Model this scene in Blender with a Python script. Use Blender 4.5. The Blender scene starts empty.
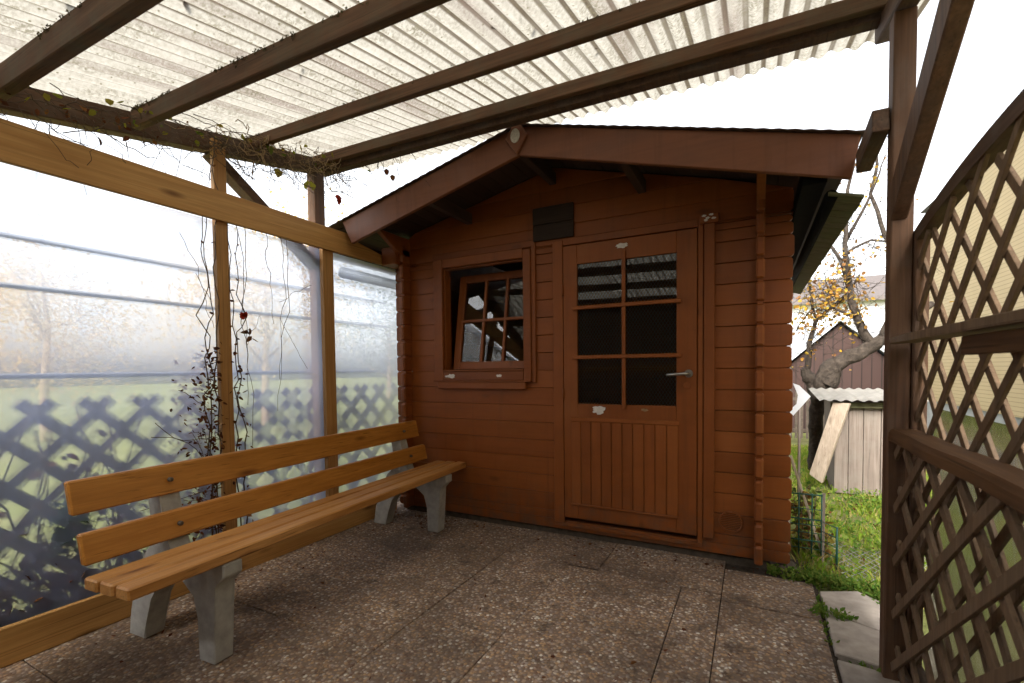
import bpy, bmesh, math, random
from mathutils import Vector, Matrix, noise
R = math.radians
rnd = random.Random(11)
sc = bpy.context.scene
col = sc.collection

# ------------------------------------------------------------------ mesh builder
class MB:
    def __init__(self):
        self.bm = bmesh.new()
    def _finish(self, verts, bev):
        if bev > 0:
            vs = set(verts)
            es = [e for e in self.bm.edges if e.verts[0] in vs and e.verts[1] in vs]
            bmesh.ops.bevel(self.bm, geom=es, offset=bev, segments=1, affect='EDGES', clamp_overlap=True)
    def box(self, x0, x1, y0, y1, z0, z1, bev=0.003):
        return self.hexa([(x0,y0,z0),(x1,y0,z0),(x1,y1,z0),(x0,y1,z0),(x0,y0,z1),(x1,y0,z1),(x1,y1,z1),(x0,y1,z1)], bev)
    def hexa(self, pts, bev=0.003):
        v = [self.bm.verts.new(p) for p in pts]
        for f in ((3,2,1,0),(4,5,6,7),(0,1,5,4),(1,2,6,5),(2,3,7,6),(3,0,4,7)):
            self.bm.faces.new([v[i] for i in f])
        self._finish(v, bev)
        return self
    def beam(self, p, q, w, h, up=(0,0,1), bev=0.003):
        p = Vector(p); q = Vector(q); d = (q-p).normalized(); up = Vector(up)
        s = d.cross(up).normalized(); u = s.cross(d).normalized()
        s = s*(w/2); u = u*(h/2)
        return self.hexa([p-s-u, p+s-u, q+s-u, q-s-u, p-s+u, p+s+u, q+s+u, q-s+u], bev)
    def prism(self, poly, axis, a0, a1, bev=0.0):
        # poly: 2-D points in the other two axes (order x,y,z without axis)
        def P(u, w, a):
            return {0:(a,u,w), 1:(u,a,w), 2:(u,w,a)}[axis]
        A = [self.bm.verts.new(P(u,w,a0)) for u,w in poly]
        B = [self.bm.verts.new(P(u,w,a1)) for u,w in poly]
        n = len(poly)
        self.bm.faces.new(A[::-1]); self.bm.faces.new(B)
        for i in range(n):
            self.bm.faces.new((A[i],A[(i+1)%n],B[(i+1)%n],B[i]))
        self._finish(A+B, bev)
        return self
    def tube(self, pts, r, n=6, cap=True):
        pts = [Vector(p) for p in pts]
        rr = r if isinstance(r, (list,tuple)) else [r]*len(pts)
        rings = []
        ref = None
        for i, p in enumerate(pts):
            d = (pts[min(i+1,len(pts)-1)] - pts[max(i-1,0)])
            if d.length < 1e-9: d = Vector((0,0,1))
            d.normalize()
            if ref is None:
                ref = Vector((0,0,1)) if abs(d.z) < .9 else Vector((1,0,0))
            a = (ref - d*ref.dot(d))
            if a.length < 1e-4: a = d.orthogonal()
            a.normalize(); ref = a
            b = d.cross(a)
            rings.append([self.bm.verts.new(p + (a*math.cos(2*math.pi*k/n) + b*math.sin(2*math.pi*k/n))*rr[i]) for k in range(n)])
        for A, B in zip(rings, rings[1:]):
            for k in range(n):
                f = self.bm.faces.new((A[k],A[(k+1)%n],B[(k+1)%n],B[k])); f.smooth = True
        if cap and n > 2:
            self.bm.faces.new(rings[0][::-1]); self.bm.faces.new(rings[-1])
        return self
    def leaf(self, p, size, d=None, wide=.55, fold=.25):
        p = Vector(p)
        d = Vector(d) if d is not None else Vector((rnd.uniform(-1,1),rnd.uniform(-1,1),rnd.uniform(-1,1)))
        if d.length < 1e-3: d = Vector((1,0,0))
        d.normalize()
        s = d.cross(Vector((rnd.uniform(-1,1),rnd.uniform(-1,1),rnd.uniform(-1,1))))
        if s.length < 1e-3: s = d.orthogonal()
        s.normalize(); u = s.cross(d)
        L = size; w = size*wide*.5
        b = self.bm.verts.new
        v0=b(p); v1=b(p+d*L*.3+s*w+u*fold*w); v2=b(p+d*L*.7+s*w*.75+u*fold*w); v3=b(p+d*L)
        v4=b(p+d*L*.7-s*w*.75+u*fold*w); v5=b(p+d*L*.3-s*w+u*fold*w); m=b(p+d*L*.5-u*.02*L)
        for f in ((v0,v1,m),(v1,v2,m),(v2,v3,m),(v3,v4,m),(v4,v5,m),(v5,v0,m)):
            self.bm.faces.new(f)
        return self
    def disc(self, c, r, axis, depth, n=20, rz=None, bev=0.0):
        rz = rz or r
        poly = [(c[0]+r*math.cos(2*math.pi*k/n), c[1]+rz*math.sin(2*math.pi*k/n)) for k in range(n)]
        return self.prism(poly, axis, depth[0], depth[1], bev)
    def build(self, name, mat, parent=None, offset=None):
        """links the collected shapes as ONE mesh object; coordinates given in world space"""
        me = bpy.data.meshes.new(name)
        bmesh.ops.recalc_face_normals(self.bm, faces=self.bm.faces)
        o = bpy.data.objects.new(name, me)
        col.objects.link(o)
        if parent is not None:
            o.parent = parent
            base = Vector(parent.get('_b', (0,0,0)))
            o['_b'] = tuple(base)
        else:
            base = Vector(offset) if offset is not None else Vector((0,0,0))
            o.location = base
            o['_b'] = tuple(base)
        if base.length > 0:
            bmesh.ops.translate(self.bm, verts=self.bm.verts, vec=-base)
        self.bm.to_mesh(me); self.bm.free()
        if mat is not None:
            for m in (mat if isinstance(mat,(list,tuple)) else [mat]): me.materials.append(m)
        return o

def box(*a, **k): return MB().box(*a, **k)
def tag(o, label, cat, group=None, kind=None):
    if label: o['label'] = label
    if cat: o['category'] = cat
    if group: o['group'] = group
    if kind: o['kind'] = kind
    return o
def thing(name, label, cat, loc, group=None):
    o = bpy.data.objects.new(name, None); col.objects.link(o)
    o.location = loc; o['_b'] = tuple(loc); o.empty_display_size = .1
    return tag(o, label, cat, group)
def structure(o): o['kind'] = 'structure'; return o

# ------------------------------------------------------------------ materials
def nodes(name):
    m = bpy.data.materials.new(name); m.use_nodes = True
    nt = m.node_tree; nt.nodes.clear()
    out = nt.nodes.new('ShaderNodeOutputMaterial')
    return m, nt, out
def N(nt, t, **kw):
    n = nt.nodes.new(t)
    for k, v in kw.items():
        if k in n.inputs.keys(): n.inputs[k].default_value = v
        else: setattr(n, k, v)
    return n
def ramp(nt, fac, stops, interp='LINEAR'):
    r = nt.nodes.new('ShaderNodeValToRGB'); r.color_ramp.interpolation = interp
    cr = r.color_ramp
    while len(cr.elements) < len(stops): cr.elements.new(.5)
    for e, (p, c) in zip(cr.elements, stops):
        e.position = p; e.color = (c[0],c[1],c[2],1) if not isinstance(c,(int,float)) else (c,c,c,1)
    nt.links.new(fac, r.inputs[0]); return r.outputs[0]
def mixc(nt, fac, a, b, mode='MIX'):
    m = nt.nodes.new('ShaderNodeMix'); m.data_type='RGBA'; m.blend_type=mode
    def put(s, v):
        if hasattr(v,'links') or hasattr(v,'is_linked'): nt.links.new(v, s)
        elif isinstance(v,(int,float)): s.default_value = v
        else: s.default_value = (v[0],v[1],v[2],1)
    put(m.inputs[0], fac); put(m.inputs[6], a); put(m.inputs[7], b)
    return m.outputs[2]
def coords(nt, scale=(1,1,1), rand=True, kind='Object', rot=(0,0,0)):
    tc = nt.nodes.new('ShaderNodeTexCoord')
    mp = nt.nodes.new('ShaderNodeMapping'); mp.inputs['Scale'].default_value = scale
    mp.inputs['Rotation'].default_value = rot
    nt.links.new(tc.outputs[kind], mp.inputs[0])
    if rand:
        oi = nt.nodes.new('ShaderNodeObjectInfo')
        mu = N(nt,'ShaderNodeVectorMath',operation='SCALE'); mu.inputs[0].default_value=(37,53,71)
        nt.links.new(oi.outputs['Random'], mu.inputs['Scale'])
        nt.links.new(mu.outputs[0], mp.inputs['Location'])
    return mp.outputs[0]
def noise_n(nt, vec, scale, detail=4, rough=.55, dist=0):
    n = N(nt,'ShaderNodeTexNoise'); n.inputs['Scale'].default_value=scale; n.inputs['Detail'].default_value=detail
    n.inputs['Roughness'].default_value=rough; n.inputs['Distortion'].default_value=dist
    nt.links.new(vec, n.inputs['Vector']); return n.outputs['Fac']
def principled(nt, out, colr, rough=.6, bump=None, bstr=.3, bdist=.01, spec=.3, metal=0):
    p = N(nt,'ShaderNodeBsdfPrincipled')
    if hasattr(colr,'is_linked'): nt.links.new(colr, p.inputs['Base Color'])
    else: p.inputs['Base Color'].default_value=(*colr,1)
    if hasattr(rough,'is_linked'): nt.links.new(rough, p.inputs['Roughness'])
    else: p.inputs['Roughness'].default_value = rough
    p.inputs['Specular IOR Level'].default_value = spec
    p.inputs['Metallic'].default_value = metal
    if bump is not None:
        b = N(nt,'ShaderNodeBump'); b.inputs['Strength'].default_value=bstr; b.inputs['Distance'].default_value=bdist
        nt.links.new(bump, b.inputs['Height']); nt.links.new(b.outputs[0], p.inputs['Normal'])
    nt.links.new(p.outputs[0], out.inputs[0]); return p

def wood(name, dark, light, axis=1, rough=.6, knots=True, weather=0.0, wcol=(.2,.19,.17), spec=.3, bstr=.35, fine=1.0):
    m, nt, out = nodes(name)
    st = [28*fine]*3; st[axis] = 1.6
    v = coords(nt, tuple(st))
    g1 = noise_n(nt, v, 1.0, 5, .6, .6)
    st2=[90*fine]*3; st2[axis]=3
    g2 = noise_n(nt, coords(nt, tuple(st2)), 1.0, 3, .6)
    c = ramp(nt, g1, [(.28,dark),(.72,light)])
    c = mixc(nt, ramp(nt,g2,[(.35,.35),(.6,0.0)]), c, [x*.55 for x in dark])
    big = noise_n(nt, coords(nt,(1.5,1.5,1.5)), 2.0, 3)
    c = mixc(nt, ramp(nt,big,[(.3,.35),(.7,0.0)]), c, [x*.8 for x in dark])
    if knots:
        st3=[9]*3; st3[axis]=2.6
        vo = N(nt,'ShaderNodeTexVoronoi'); vo.inputs['Scale'].default_value=1.0
        nt.links.new(coords(nt,tuple(st3)), vo.inputs['Vector'])
        c = mixc(nt, ramp(nt, vo.outputs['Distance'], [(.06,.9),(.13,.45),(.2,0.0)]), c, [dark[0]*.35,dark[1]*.28,dark[2]*.25])
    st4=[120*fine]*3; st4[axis]=.9
    ck = noise_n(nt, coords(nt,tuple(st4)), 1.0, 2, .5)
    c = mixc(nt, ramp(nt,ck,[(.64,0.0),(.70,.6)]), c, [x*.35 for x in dark])
    if weather > 0:
        w = noise_n(nt, coords(nt,(3,3,3)), 2.2, 6, .7)
        c = mixc(nt, ramp(nt,w,[(.45,0.0),(.7,weather)]), c, wcol)
    principled(nt, out, c, rough, g2, bstr, .002, spec)
    return m

def paint(name, base, axis=0, rough=.42, chips=0.25):
    m, nt, out = nodes(name)
    st=[40]*3; st[axis]=2
    g = noise_n(nt, coords(nt,tuple(st)), 1, 4, .6, .3)
    b = noise_n(nt, coords(nt,(1.2,1.2,2.5)), 2.2, 5, .6)
    c = ramp(nt, b, [(.25,[x*.78 for x in base]),(.5,base),(.8,[min(1,x*1.2) for x in base])])
    c = mixc(nt, ramp(nt,g,[(.35,.28),(.55,0.0)]), c, [x*.6 for x in base])
    gi = N(nt,'ShaderNodeNewGeometry')
    c = mixc(nt, ramp(nt,gi.outputs['Random Per Island'],[(.0,.34),(.5,.0),(1.0,.0)]), c, [x*.55 for x in base])
    c = mixc(nt, ramp(nt,gi.outputs['Random Per Island'],[(.0,.0),(.55,.0),(1.0,.22)]), c, [base[0]*1.35,base[1]*1.6,base[2]*2.0])
    sp = noise_n(nt, coords(nt,(1,1,1)), 95, 2, .5)
    sp2 = noise_n(nt, coords(nt,(1,1,1)), 3.1, 4, .6)
    mk = N(nt,'ShaderNodeMath',operation='MULTIPLY')
    nt.links.new(ramp(nt,sp,[(.69,0.0),(.73,1.0)]), mk.inputs[0]); nt.links.new(ramp(nt,sp2,[(.5,0.0),(.65,chips)]), mk.inputs[1])
    c = mixc(nt, mk.outputs[0], c, (.33,.24,.17))
    # mud splashes low on the boards, faded worn zones and rain runs
    sz = N(nt,'ShaderNodeSeparateXYZ'); nt.links.new(coords(nt,rand=False), sz.inputs[0])
    hz = N(nt,'ShaderNodeMapRange'); hz.inputs['From Min'].default_value=.42; hz.inputs['From Max'].default_value=.04; nt.links.new(sz.outputs[2], hz.inputs[0])
    ms = N(nt,'ShaderNodeMath',operation='MULTIPLY'); nt.links.new(hz.outputs[0], ms.inputs[0]); nt.links.new(ramp(nt,noise_n(nt,coords(nt),11,6,.75),[(.42,0.0),(.68,.8)]), ms.inputs[1])
    c = mixc(nt, ms.outputs[0], c, (.085,.062,.045))
    wn = noise_n(nt, coords(nt,(2.2,2.2,.8)), 1.7, 6, .7, .5)
    c = mixc(nt, ramp(nt,wn,[(.52,0.0),(.74,.38)]), c, [min(1,base[0]*1.15),base[1]*1.55,base[2]*2.6])
    dr = noise_n(nt, coords(nt,(17,17,.9)), 1.0, 4, .6)
    c = mixc(nt, ramp(nt,dr,[(.56,0.0),(.72,.35)]), c, [x*.45 for x in base])
    vk = N(nt,'ShaderNodeTexVoronoi'); vk.inputs['Scale'].default_value=1.0
    sk=[5.5]*3; sk[axis]=2.2; nt.links.new(coords(nt,tuple(sk)), vk.inputs['Vector'])
    c = mixc(nt, ramp(nt,vk.outputs['Distance'],[(.05,.55),(.10,.25),(.14,0.0)]), c, [x*.4 for x in base])
    rg = ramp(nt, b, [(.2,rough-.06),(.8,rough+.2)])
    principled(nt, out, c, rg, g, .3, .0015, .35)
    return m

def simple(name, base, rough=.6, var=.25, scale=12, bstr=.2, spec=.3, metal=0, bdist=.004):
    m, nt, out = nodes(name)
    n = noise_n(nt, coords(nt), scale, 5, .6)
    c = ramp(nt, n, [(.25,[x*(1-var) for x in base]),(.75,[min(1,x*(1+var)) for x in base])])
    principled(nt, out, c, rough, n, bstr, bdist, spec, metal)
    return m

def leafmat(name, cols, trans=.35):
    m, nt, out = nodes(name)
    g = N(nt,'ShaderNodeNewGeometry')
    c = ramp(nt, g.outputs['Random Per Island'], [((i+.5)/len(cols), cc) for i, cc in enumerate(cols)])
    d = N(nt,'ShaderNodeBsdfDiffuse'); t = N(nt,'ShaderNodeBsdfTranslucent'); mx = N(nt,'ShaderNodeMixShader'); mx.inputs[0].default_value=trans
    nt.links.new(c,d.inputs[0]); nt.links.new(c,t.inputs[0])
    nt.links.new(d.outputs[0],mx.inputs[1]); nt.links.new(t.outputs[0],mx.inputs[2]); nt.links.new(mx.outputs[0],out.inputs[0])
    return m

M = {}
M['paint_x'] = paint('brown_paint_boards', (.265,.073,.0125), 0)
M['paint_z'] = paint('brown_paint_upright', (.255,.070,.012), 2)
M['paint_trim'] = paint('brown_paint_trim', (.245,.067,.0125), 0, chips=.5)
M['fascia'] = paint('brown_fascia_paint', (.20,.073,.033), 0, rough=.45, chips=.1)
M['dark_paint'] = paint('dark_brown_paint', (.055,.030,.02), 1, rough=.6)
M['light_y'] = wood('pale_larch_lengthwise', (.52,.265,.080), (.70,.42,.155), 1, .55)
M['light_z'] = wood('pale_larch_upright', (.46,.23,.075), (.63,.36,.14), 2, .55)
M['bench'] = wood('varnished_bench_wood', (.42,.165,.026), (.60,.27,.055), 1, .38, spec=.4)
M['bench_seat'] = wood('worn_bench_seat_wood', (.44,.19,.045), (.66,.35,.125), 1, .4, spec=.45)
M['old_x'] = wood('old_dark_timber_cross', (.085,.041,.020), (.21,.110,.056), 0, .75, False, .5, (.10,.10,.065))
M['old_y'] = wood('old_dark_timber_long', (.066,.034,.019), (.155,.086,.047), 1, .75, False, .4, (.13,.12,.10))
M['old_z'] = wood('old_dark_timber_upright', (.086,.043,.023), (.205,.110,.060), 2, .75, False, .35, (.12,.10,.085))
M['rail'] = wood('worn_handrail_wood', (.085,.042,.02), (.20,.105,.05), 1, .75, False, .4, (.06,.04,.03), .15)
M['lath'] = wood('lattice_lath_wood', (.14,.088,.050), (.27,.175,.105), 2, .7, False, .3, (.16,.14,.11))
M['lath_out'] = wood('dark_outer_lattice', (.060,.042,.032), (.115,.085,.066), 2, .8, False)
M['grey_board'] = wood('weathered_grey_boards', (.15,.118,.098), (.31,.255,.215), 2, .85, False, .5, (.22,.20,.17))
M['pale_board'] = wood('pale_planed_board', (.40,.32,.24), (.56,.47,.37), 2, .7, True)
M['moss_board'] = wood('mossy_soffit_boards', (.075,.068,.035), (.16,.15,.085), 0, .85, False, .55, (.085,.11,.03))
M['black'] = simple('black_gutter_plastic', (.006,.006,.006), .8, .3, spec=.05)
M['concrete'] = simple('cast_grey_concrete', (.37,.365,.35), .85, .22, 22, .35)
M['slab'] = simple('pale_concrete_slab', (.37,.325,.285), .9, .3, 14, .5)
M['footing'] = simple('dark_footing_concrete', (.10,.08,.062), .9, .4, 20, .6)
M['soil'] = simple('dark_soil', (.05,.038,.028), .95, .5, 30, .9, bdist=.02)
M['metal'] = simple('brushed_handle_metal', (.42,.40,.37), .32, .1, 40, .05, .5, .9)
M['green_wire'] = simple('green_coated_wire', (.018,.075,.055), .4, .2)
M['grey_wire'] = simple('galvanised_wire', (.32,.32,.31), .5, .2, 30, .1, .5, .6)
M['pipe'] = simple('grey_rail_pipe', (.25,.26,.29), .5, .15)
M['white_chip'] = simple('exposed_white_primer', (.72,.68,.64), .8, .15, 60)
M['white_oval'] = simple('aged_white_enamel', (.55,.52,.44), .6, .3, 90)
M['white_sheet'] = simple('pale_corrugated_cover', (.48,.46,.42), .6, .25, 6)
M['white_wall'] = simple('white_render', (.80,.81,.84), .9, .06, 3)
M['white_paint'] = simple('white_painted_metal', (.60,.62,.66), .5, .04, 8)
M['dark_tile'] = simple('dark_roof_tile', (.10,.085,.08), .8, .35, 14)
M['grey_metal'] = simple('grey_metal_roofing', (.50,.53,.57), .5, .12, 4, .1, .5, .3)
M['plinth'] = simple('grey_house_plinth', (.36,.37,.38), .9, .2, 5)
M['bitumen'] = simple('brown_bitumen_sheet', (.075,.045,.035), .8, .3, 20)
M['bark'] = simple('lichen_grey_bark', (.045,.035,.027), .95, .6, 22, 1.0, bdist=.03)
M['twig'] = simple('dry_twig', (.11,.075,.05), .85, .4, 30)
M['pale_twig'] = simple('straw_twig', (.32,.22,.12), .85, .4, 30)
M['dry_leaf'] = leafmat('dry_creeper_leaves', [(.10,.035,.02),(.16,.06,.03),(.07,.03,.02),(.22,.10,.04)], .25)
M['red_leaf'] = leafmat('red_leaves', [(.50,.04,.02),(.42,.05,.02)], .4)
M['lime_leaf'] = leafmat('yellow_green_leaves', [(.30,.28,.04),(.20,.22,.03),(.36,.26,.05),(.12,.16,.03)], .4)
M['green_leaf'] = leafmat('green_ivy_leaves', [(.04,.11,.02),(.06,.14,.03),(.03,.08,.02)], .3)
M['yellow_leaf'] = leafmat('apple_leaves_turning', [(.50,.31,.04),(.38,.18,.05),(.58,.42,.07),(.26,.12,.05),(.34,.26,.09),(.30,.15,.06)], .45)
M['autumn'] = leafmat('autumn_canopy', [(.66,.47,.17),(.58,.46,.22),(.70,.48,.24),(.50,.45,.22),(.64,.42,.20)], .6)
M['hedge'] = leafmat('hedge_leaves', [(.07,.11,.03),(.10,.14,.04),(.05,.08,.025),(.16,.15,.05)], .35)
M['grass'] = leafmat('grass_blades', [(.20,.35,.03),(.29,.40,.045),(.15,.27,.03),(.42,.42,.09),(.46,.36,.16),(.24,.30,.05)], .45)
M['weed'] = leafmat('weed_leaves', [(.10,.20,.035),(.16,.26,.05),(.22,.28,.06)], .4)

def mat_ground():
    m, nt, out = nodes('lawn_ground')
    v = coords(nt, rand=False)
    a = noise_n(nt, v, 1.3, 6, .65); b = noise_n(nt, v, 14, 5, .7)
    c = ramp(nt, a, [(.3,(.12,.14,.045)),(.5,(.18,.19,.07)),(.72,(.25,.22,.11))])
    c = mixc(nt, ramp(nt,b,[(.35,.55),(.6,0.0)]), c, (.07,.085,.025))
    principled(nt, out, c, .95, b, .8, .03, .1); return m
M['ground'] = mat_ground()

def mat_aggregate():
    m, nt, out = nodes('exposed_aggregate')
    v = coords(nt, rand=False)
    wob = N(nt,'ShaderNodeTexNoise'); wob.inputs['Scale'].default_value=60; nt.links.new(v,wob.inputs['Vector'])
    vo = N(nt,'ShaderNodeTexVoronoi'); vo.inputs['Scale'].default_value=72; vo.inputs['Randomness'].default_value=1
    ad = N(nt,'ShaderNodeVectorMath',operation='MULTIPLY_ADD'); ad.inputs[1].default_value=(.009,.009,.009)
    nt.links.new(wob.outputs['Color'], ad.inputs[0]); nt.links.new(v, ad.inputs[2])
    nt.links.new(ad.outputs[0], vo.inputs['Vector'])
    sep = N(nt,'ShaderNodeSeparateColor'); nt.links.new(vo.outputs['Color'], sep.inputs[0])
    peb = ramp(nt, sep.outputs[0], [(.0,(.22,.13,.085)),(.16,(.38,.25,.155)),(.34,(.48,.345,.24)),(.50,(.29,.22,.18)),(.62,(.52,.33,.18)),(.74,(.42,.34,.29)),(.86,(.62,.52,.41)),(.955,(.82,.76,.66))], 'CONSTANT')
    edge = ramp(nt, vo.outputs['Distance'], [(.42,0.0),(.70,1.0)])
    c = mixc(nt, edge, peb, (.24,.17,.125))
    big = noise_n(nt, v, 1.7, 6, .62)
    c = mixc(nt, ramp(nt,big,[(.36,.62),(.56,0.0)]), c, (.07,.048,.034))
    mid = noise_n(nt, v, 9, 5, .7)
    c = mixc(nt, ramp(nt,mid,[(.32,.7),(.46,0.0)]), c, (.055,.038,.027))
    gi = N(nt,'ShaderNodeNewGeometry')
    c = mixc(nt, ramp(nt,gi.outputs['Random Per Island'],[(.0,.28),(.5,.08),(1.0,0.0)]), c, (.07,.05,.036))
    hgt = ramp(nt, vo.outputs['Distance'], [(.0,1.0),(.6,0.0)])
    rg = ramp(nt, big, [(.3,.6),(.65,.9)])
    principled(nt, out, c, rg, hgt, .8, .004, .35); return m
M['aggregate'] = mat_aggregate()

def mat_roof():
    m, nt, out = nodes('translucent_corrugated_sheet')
    v = coords(nt, (1,1,1), rand=False)
    base = noise_n(nt, v, 55, 4, .7)
    c = ramp(nt, base, [(.3,(.228,.214,.180)),(.6,(.302,.288,.252))])
    # valley dirt: the sheet's low lines collect grime, patchy along the sheet
    sx = N(nt,'ShaderNodeSeparateXYZ'); nt.links.new(v, sx.inputs[0])
    ph = N(nt,'ShaderNodeMath',operation='MULTIPLY'); ph.inputs[1].default_value = 2*math.pi/.076; nt.links.new(sx.outputs[0], ph.inputs[0])
    cs = N(nt,'ShaderNodeMath',operation='COSINE'); nt.links.new(ph.outputs[0], cs.inputs[0])
    val = ramp(nt, cs.outputs[0], [(.0,0.0),(.38,0.0),(.78,1.0)])
    patch = noise_n(nt, coords(nt,(13.2,1.1,1),rand=False), 1.0, 3, .6)
    pm = N(nt,'ShaderNodeMath',operation='MULTIPLY'); nt.links.new(val,pm.inputs[0]); nt.links.new(ramp(nt,patch,[(.30,.62),(.55,.95)]),pm.inputs[1])
    c = mixc(nt, pm.outputs[0], c, (.045,.034,.022))
    # broad purple brown streaks on some sheets' corrugations
    st = noise_n(nt, coords(nt,(6.5,.55,1),rand=False), 1.0, 2, .5)
    gr = noise_n(nt, v, 120, 3, .7)
    sm = N(nt,'ShaderNodeMath',operation='MULTIPLY'); nt.links.new(ramp(nt,st,[(.58,0.0),(.70,1.0)]),sm.inputs[0]); nt.links.new(ramp(nt,gr,[(.30,0.15),(.66,.85)]),sm.inputs[1])
    c = mixc(nt, sm.outputs[0], c, (.105,.078,.066))
    # specks of lichen and leaf bits
    vo = N(nt,'ShaderNodeTexVoronoi'); vo.inputs['Scale'].default_value=34; nt.links.new(v,vo.inputs['Vector'])
    sep = N(nt,'ShaderNodeSeparateColor'); nt.links.new(vo.outputs['Color'],sep.inputs[0])
    sp = N(nt,'ShaderNodeMath',operation='MULTIPLY'); nt.links.new(ramp(nt,vo.outputs['Distance'],[(.10,1.0),(.2,0.0)]),sp.inputs[0]); nt.links.new(ramp(nt,sep.outputs[0],[(.66,0.0),(.72,.85)]),sp.inputs[1])
    c = mixc(nt, sp.outputs[0], c, (.075,.065,.035))
    lich = noise_n(nt, coords(nt,(4,1.5,1),rand=False), 2.0, 6, .75)
    l2 = noise_n(nt, v, 70, 3, .7)
    lm = N(nt,'ShaderNodeMath',operation='MULTIPLY'); nt.links.new(ramp(nt,lich,[(.42,0.0),(.66,1.0)]),lm.inputs[0]); nt.links.new(ramp(nt,l2,[(.44,0.0),(.58,.8)]),lm.inputs[1])
    c = mixc(nt, lm.outputs[0], c, (.095,.085,.055))
    d = N(nt,'ShaderNodeBsdfDiffuse'); t = N(nt,'ShaderNodeBsdfTranslucent'); mx = N(nt,'ShaderNodeMixShader'); mx.inputs[0].default_value=.72
    nt.links.new(c,d.inputs[0]); nt.links.new(c,t.inputs[0])
    nt.links.new(d.outputs[0],mx.inputs[1]); nt.links.new(t.outputs[0],mx.inputs[2]); nt.links.new(mx.outputs[0],out.inputs[0])
    return m
M['roof'] = mat_roof()

def mat_film():
    m, nt, out = nodes('milky_plastic_film')
    a = noise_n(nt, coords(nt,(1,2.6,.9),rand=False), 1.6, 5, .65, .8)
    b = noise_n(nt, coords(nt,(1,14,1.4),rand=False), 1.3, 4, .7)
    f = mixc(nt, .4, a, b)
    haze = ramp(nt, f, [(.30,.24),(.52,.38),(.72,.56)])
    wv = noise_n(nt, coords(nt,(1,9,2.2),rand=False), 1.0, 3, .6, 1.2)
    bp = N(nt,'ShaderNodeBump'); bp.inputs['Strength'].default_value=.35; bp.inputs['Distance'].default_value=.012; nt.links.new(wv,bp.inputs['Height'])
    rf = N(nt,'ShaderNodeBsdfRefraction'); rf.inputs['IOR'].default_value=1.3; rf.inputs['Roughness'].default_value=.30; rf.inputs[0].default_value=(.93,.95,1,1)
    tr = N(nt,'ShaderNodeBsdfTransparent'); tr.inputs[0].default_value=(.93,.95,1,1)
    m_ = N(nt,'ShaderNodeMixShader'); m_.inputs[0].default_value=.60
    nt.links.new(tr.outputs[0],m_.inputs[1]); nt.links.new(rf.outputs[0],m_.inputs[2])
    tl = N(nt,'ShaderNodeBsdfTranslucent'); tl.inputs[0].default_value=(.72,.78,1,1)
    df = N(nt,'ShaderNodeBsdfDiffuse'); df.inputs[0].default_value=(.60,.68,.95,1)
    m0 = N(nt,'ShaderNodeMixShader'); m0.inputs[0].default_value=.3
    nt.links.new(tl.outputs[0],m0.inputs[1]); nt.links.new(df.outputs[0],m0.inputs[2])
    m1 = N(nt,'ShaderNodeMixShader'); nt.links.new(haze,m1.inputs[0]); nt.links.new(m_.outputs[0],m1.inputs[1]); nt.links.new(m0.outputs[0],m1.inputs[2])
    gl = N(nt,'ShaderNodeBsdfGlossy'); gl.inputs['Roughness'].default_value=.22; nt.links.new(bp.outputs[0],gl.inputs['Normal'])
    fr = N(nt,'ShaderNodeFresnel'); fr.inputs[0].default_value=1.2
    m2 = N(nt,'ShaderNodeMixShader'); nt.links.new(fr.outputs[0],m2.inputs[0]); nt.links.new(m1.outputs[0],m2.inputs[1]); nt.links.new(gl.outputs[0],m2.inputs[2])
    nt.links.new(m2.outputs[0],out.inputs[0]); return m
M['film'] = mat_film()

def mat_glass():
    m, nt, out = nodes('window_glass')
    tr = N(nt,'ShaderNodeBsdfTransparent'); tr.inputs[0].default_value=(.8,.83,.82,1)
    gl = N(nt,'ShaderNodeBsdfGlossy'); gl.inputs['Roughness'].default_value=.02
    nz = noise_n(nt, coords(nt,rand=False), 5, 2)
    bp = N(nt,'ShaderNodeBump'); bp.inputs['Strength'].default_value=.012; bp.inputs['Distance'].default_value=.02
    nt.links.new(nz,bp.inputs['Height']); nt.links.new(bp.outputs[0],gl.inputs['Normal'])
    fr = N(nt,'ShaderNodeFresnel'); fr.inputs[0].default_value=1.75
    mx = N(nt,'ShaderNodeMixShader'); nt.links.new(fr.outputs[0],mx.inputs[0]); nt.links.new(tr.outputs[0],mx.inputs[1]); nt.links.new(gl.outputs[0],mx.inputs[2])
    nt.links.new(mx.outputs[0],out.inputs[0]); return m
M['glass'] = mat_glass()

def mat_siding(name, base, axis, period, dark):
    m, nt, out = nodes(name)
    tc = coords(nt, rand=False); s = N(nt,'ShaderNodeSeparateXYZ'); nt.links.new(tc,s.inputs[0])
    q = N(nt,'ShaderNodeMath',operation='DIVIDE'); q.inputs[1].default_value=period; nt.links.new(s.outputs[axis],q.inputs[0])
    fr = N(nt,'ShaderNodeMath',operation='FRACT'); nt.links.new(q.outputs[0],fr.inputs[0])
    line = ramp(nt, fr.outputs[0], [(.0,1.0),(.08,1.0),(.14,0.0),(.95,0.0),(1.0,1.0)])
    n = noise_n(nt, tc, 3, 4)
    c = mixc(nt, ramp(nt,n,[(.3,.3),(.7,0.0)]), base, [x*.75 for x in base])
    c = mixc(nt, line, c, dark)
    principled(nt, out, c, .7, line, -.5, .01, .2); return m
M['cream_siding'] = mat_siding('cream_ribbed_cladding', (.52,.41,.24), 2, .045, (.33,.25,.14))
M['barn_board'] = mat_siding('red_brown_vertical_boards', (.048,.027,.023), 0, .14, (.02,.013,.011))

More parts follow.
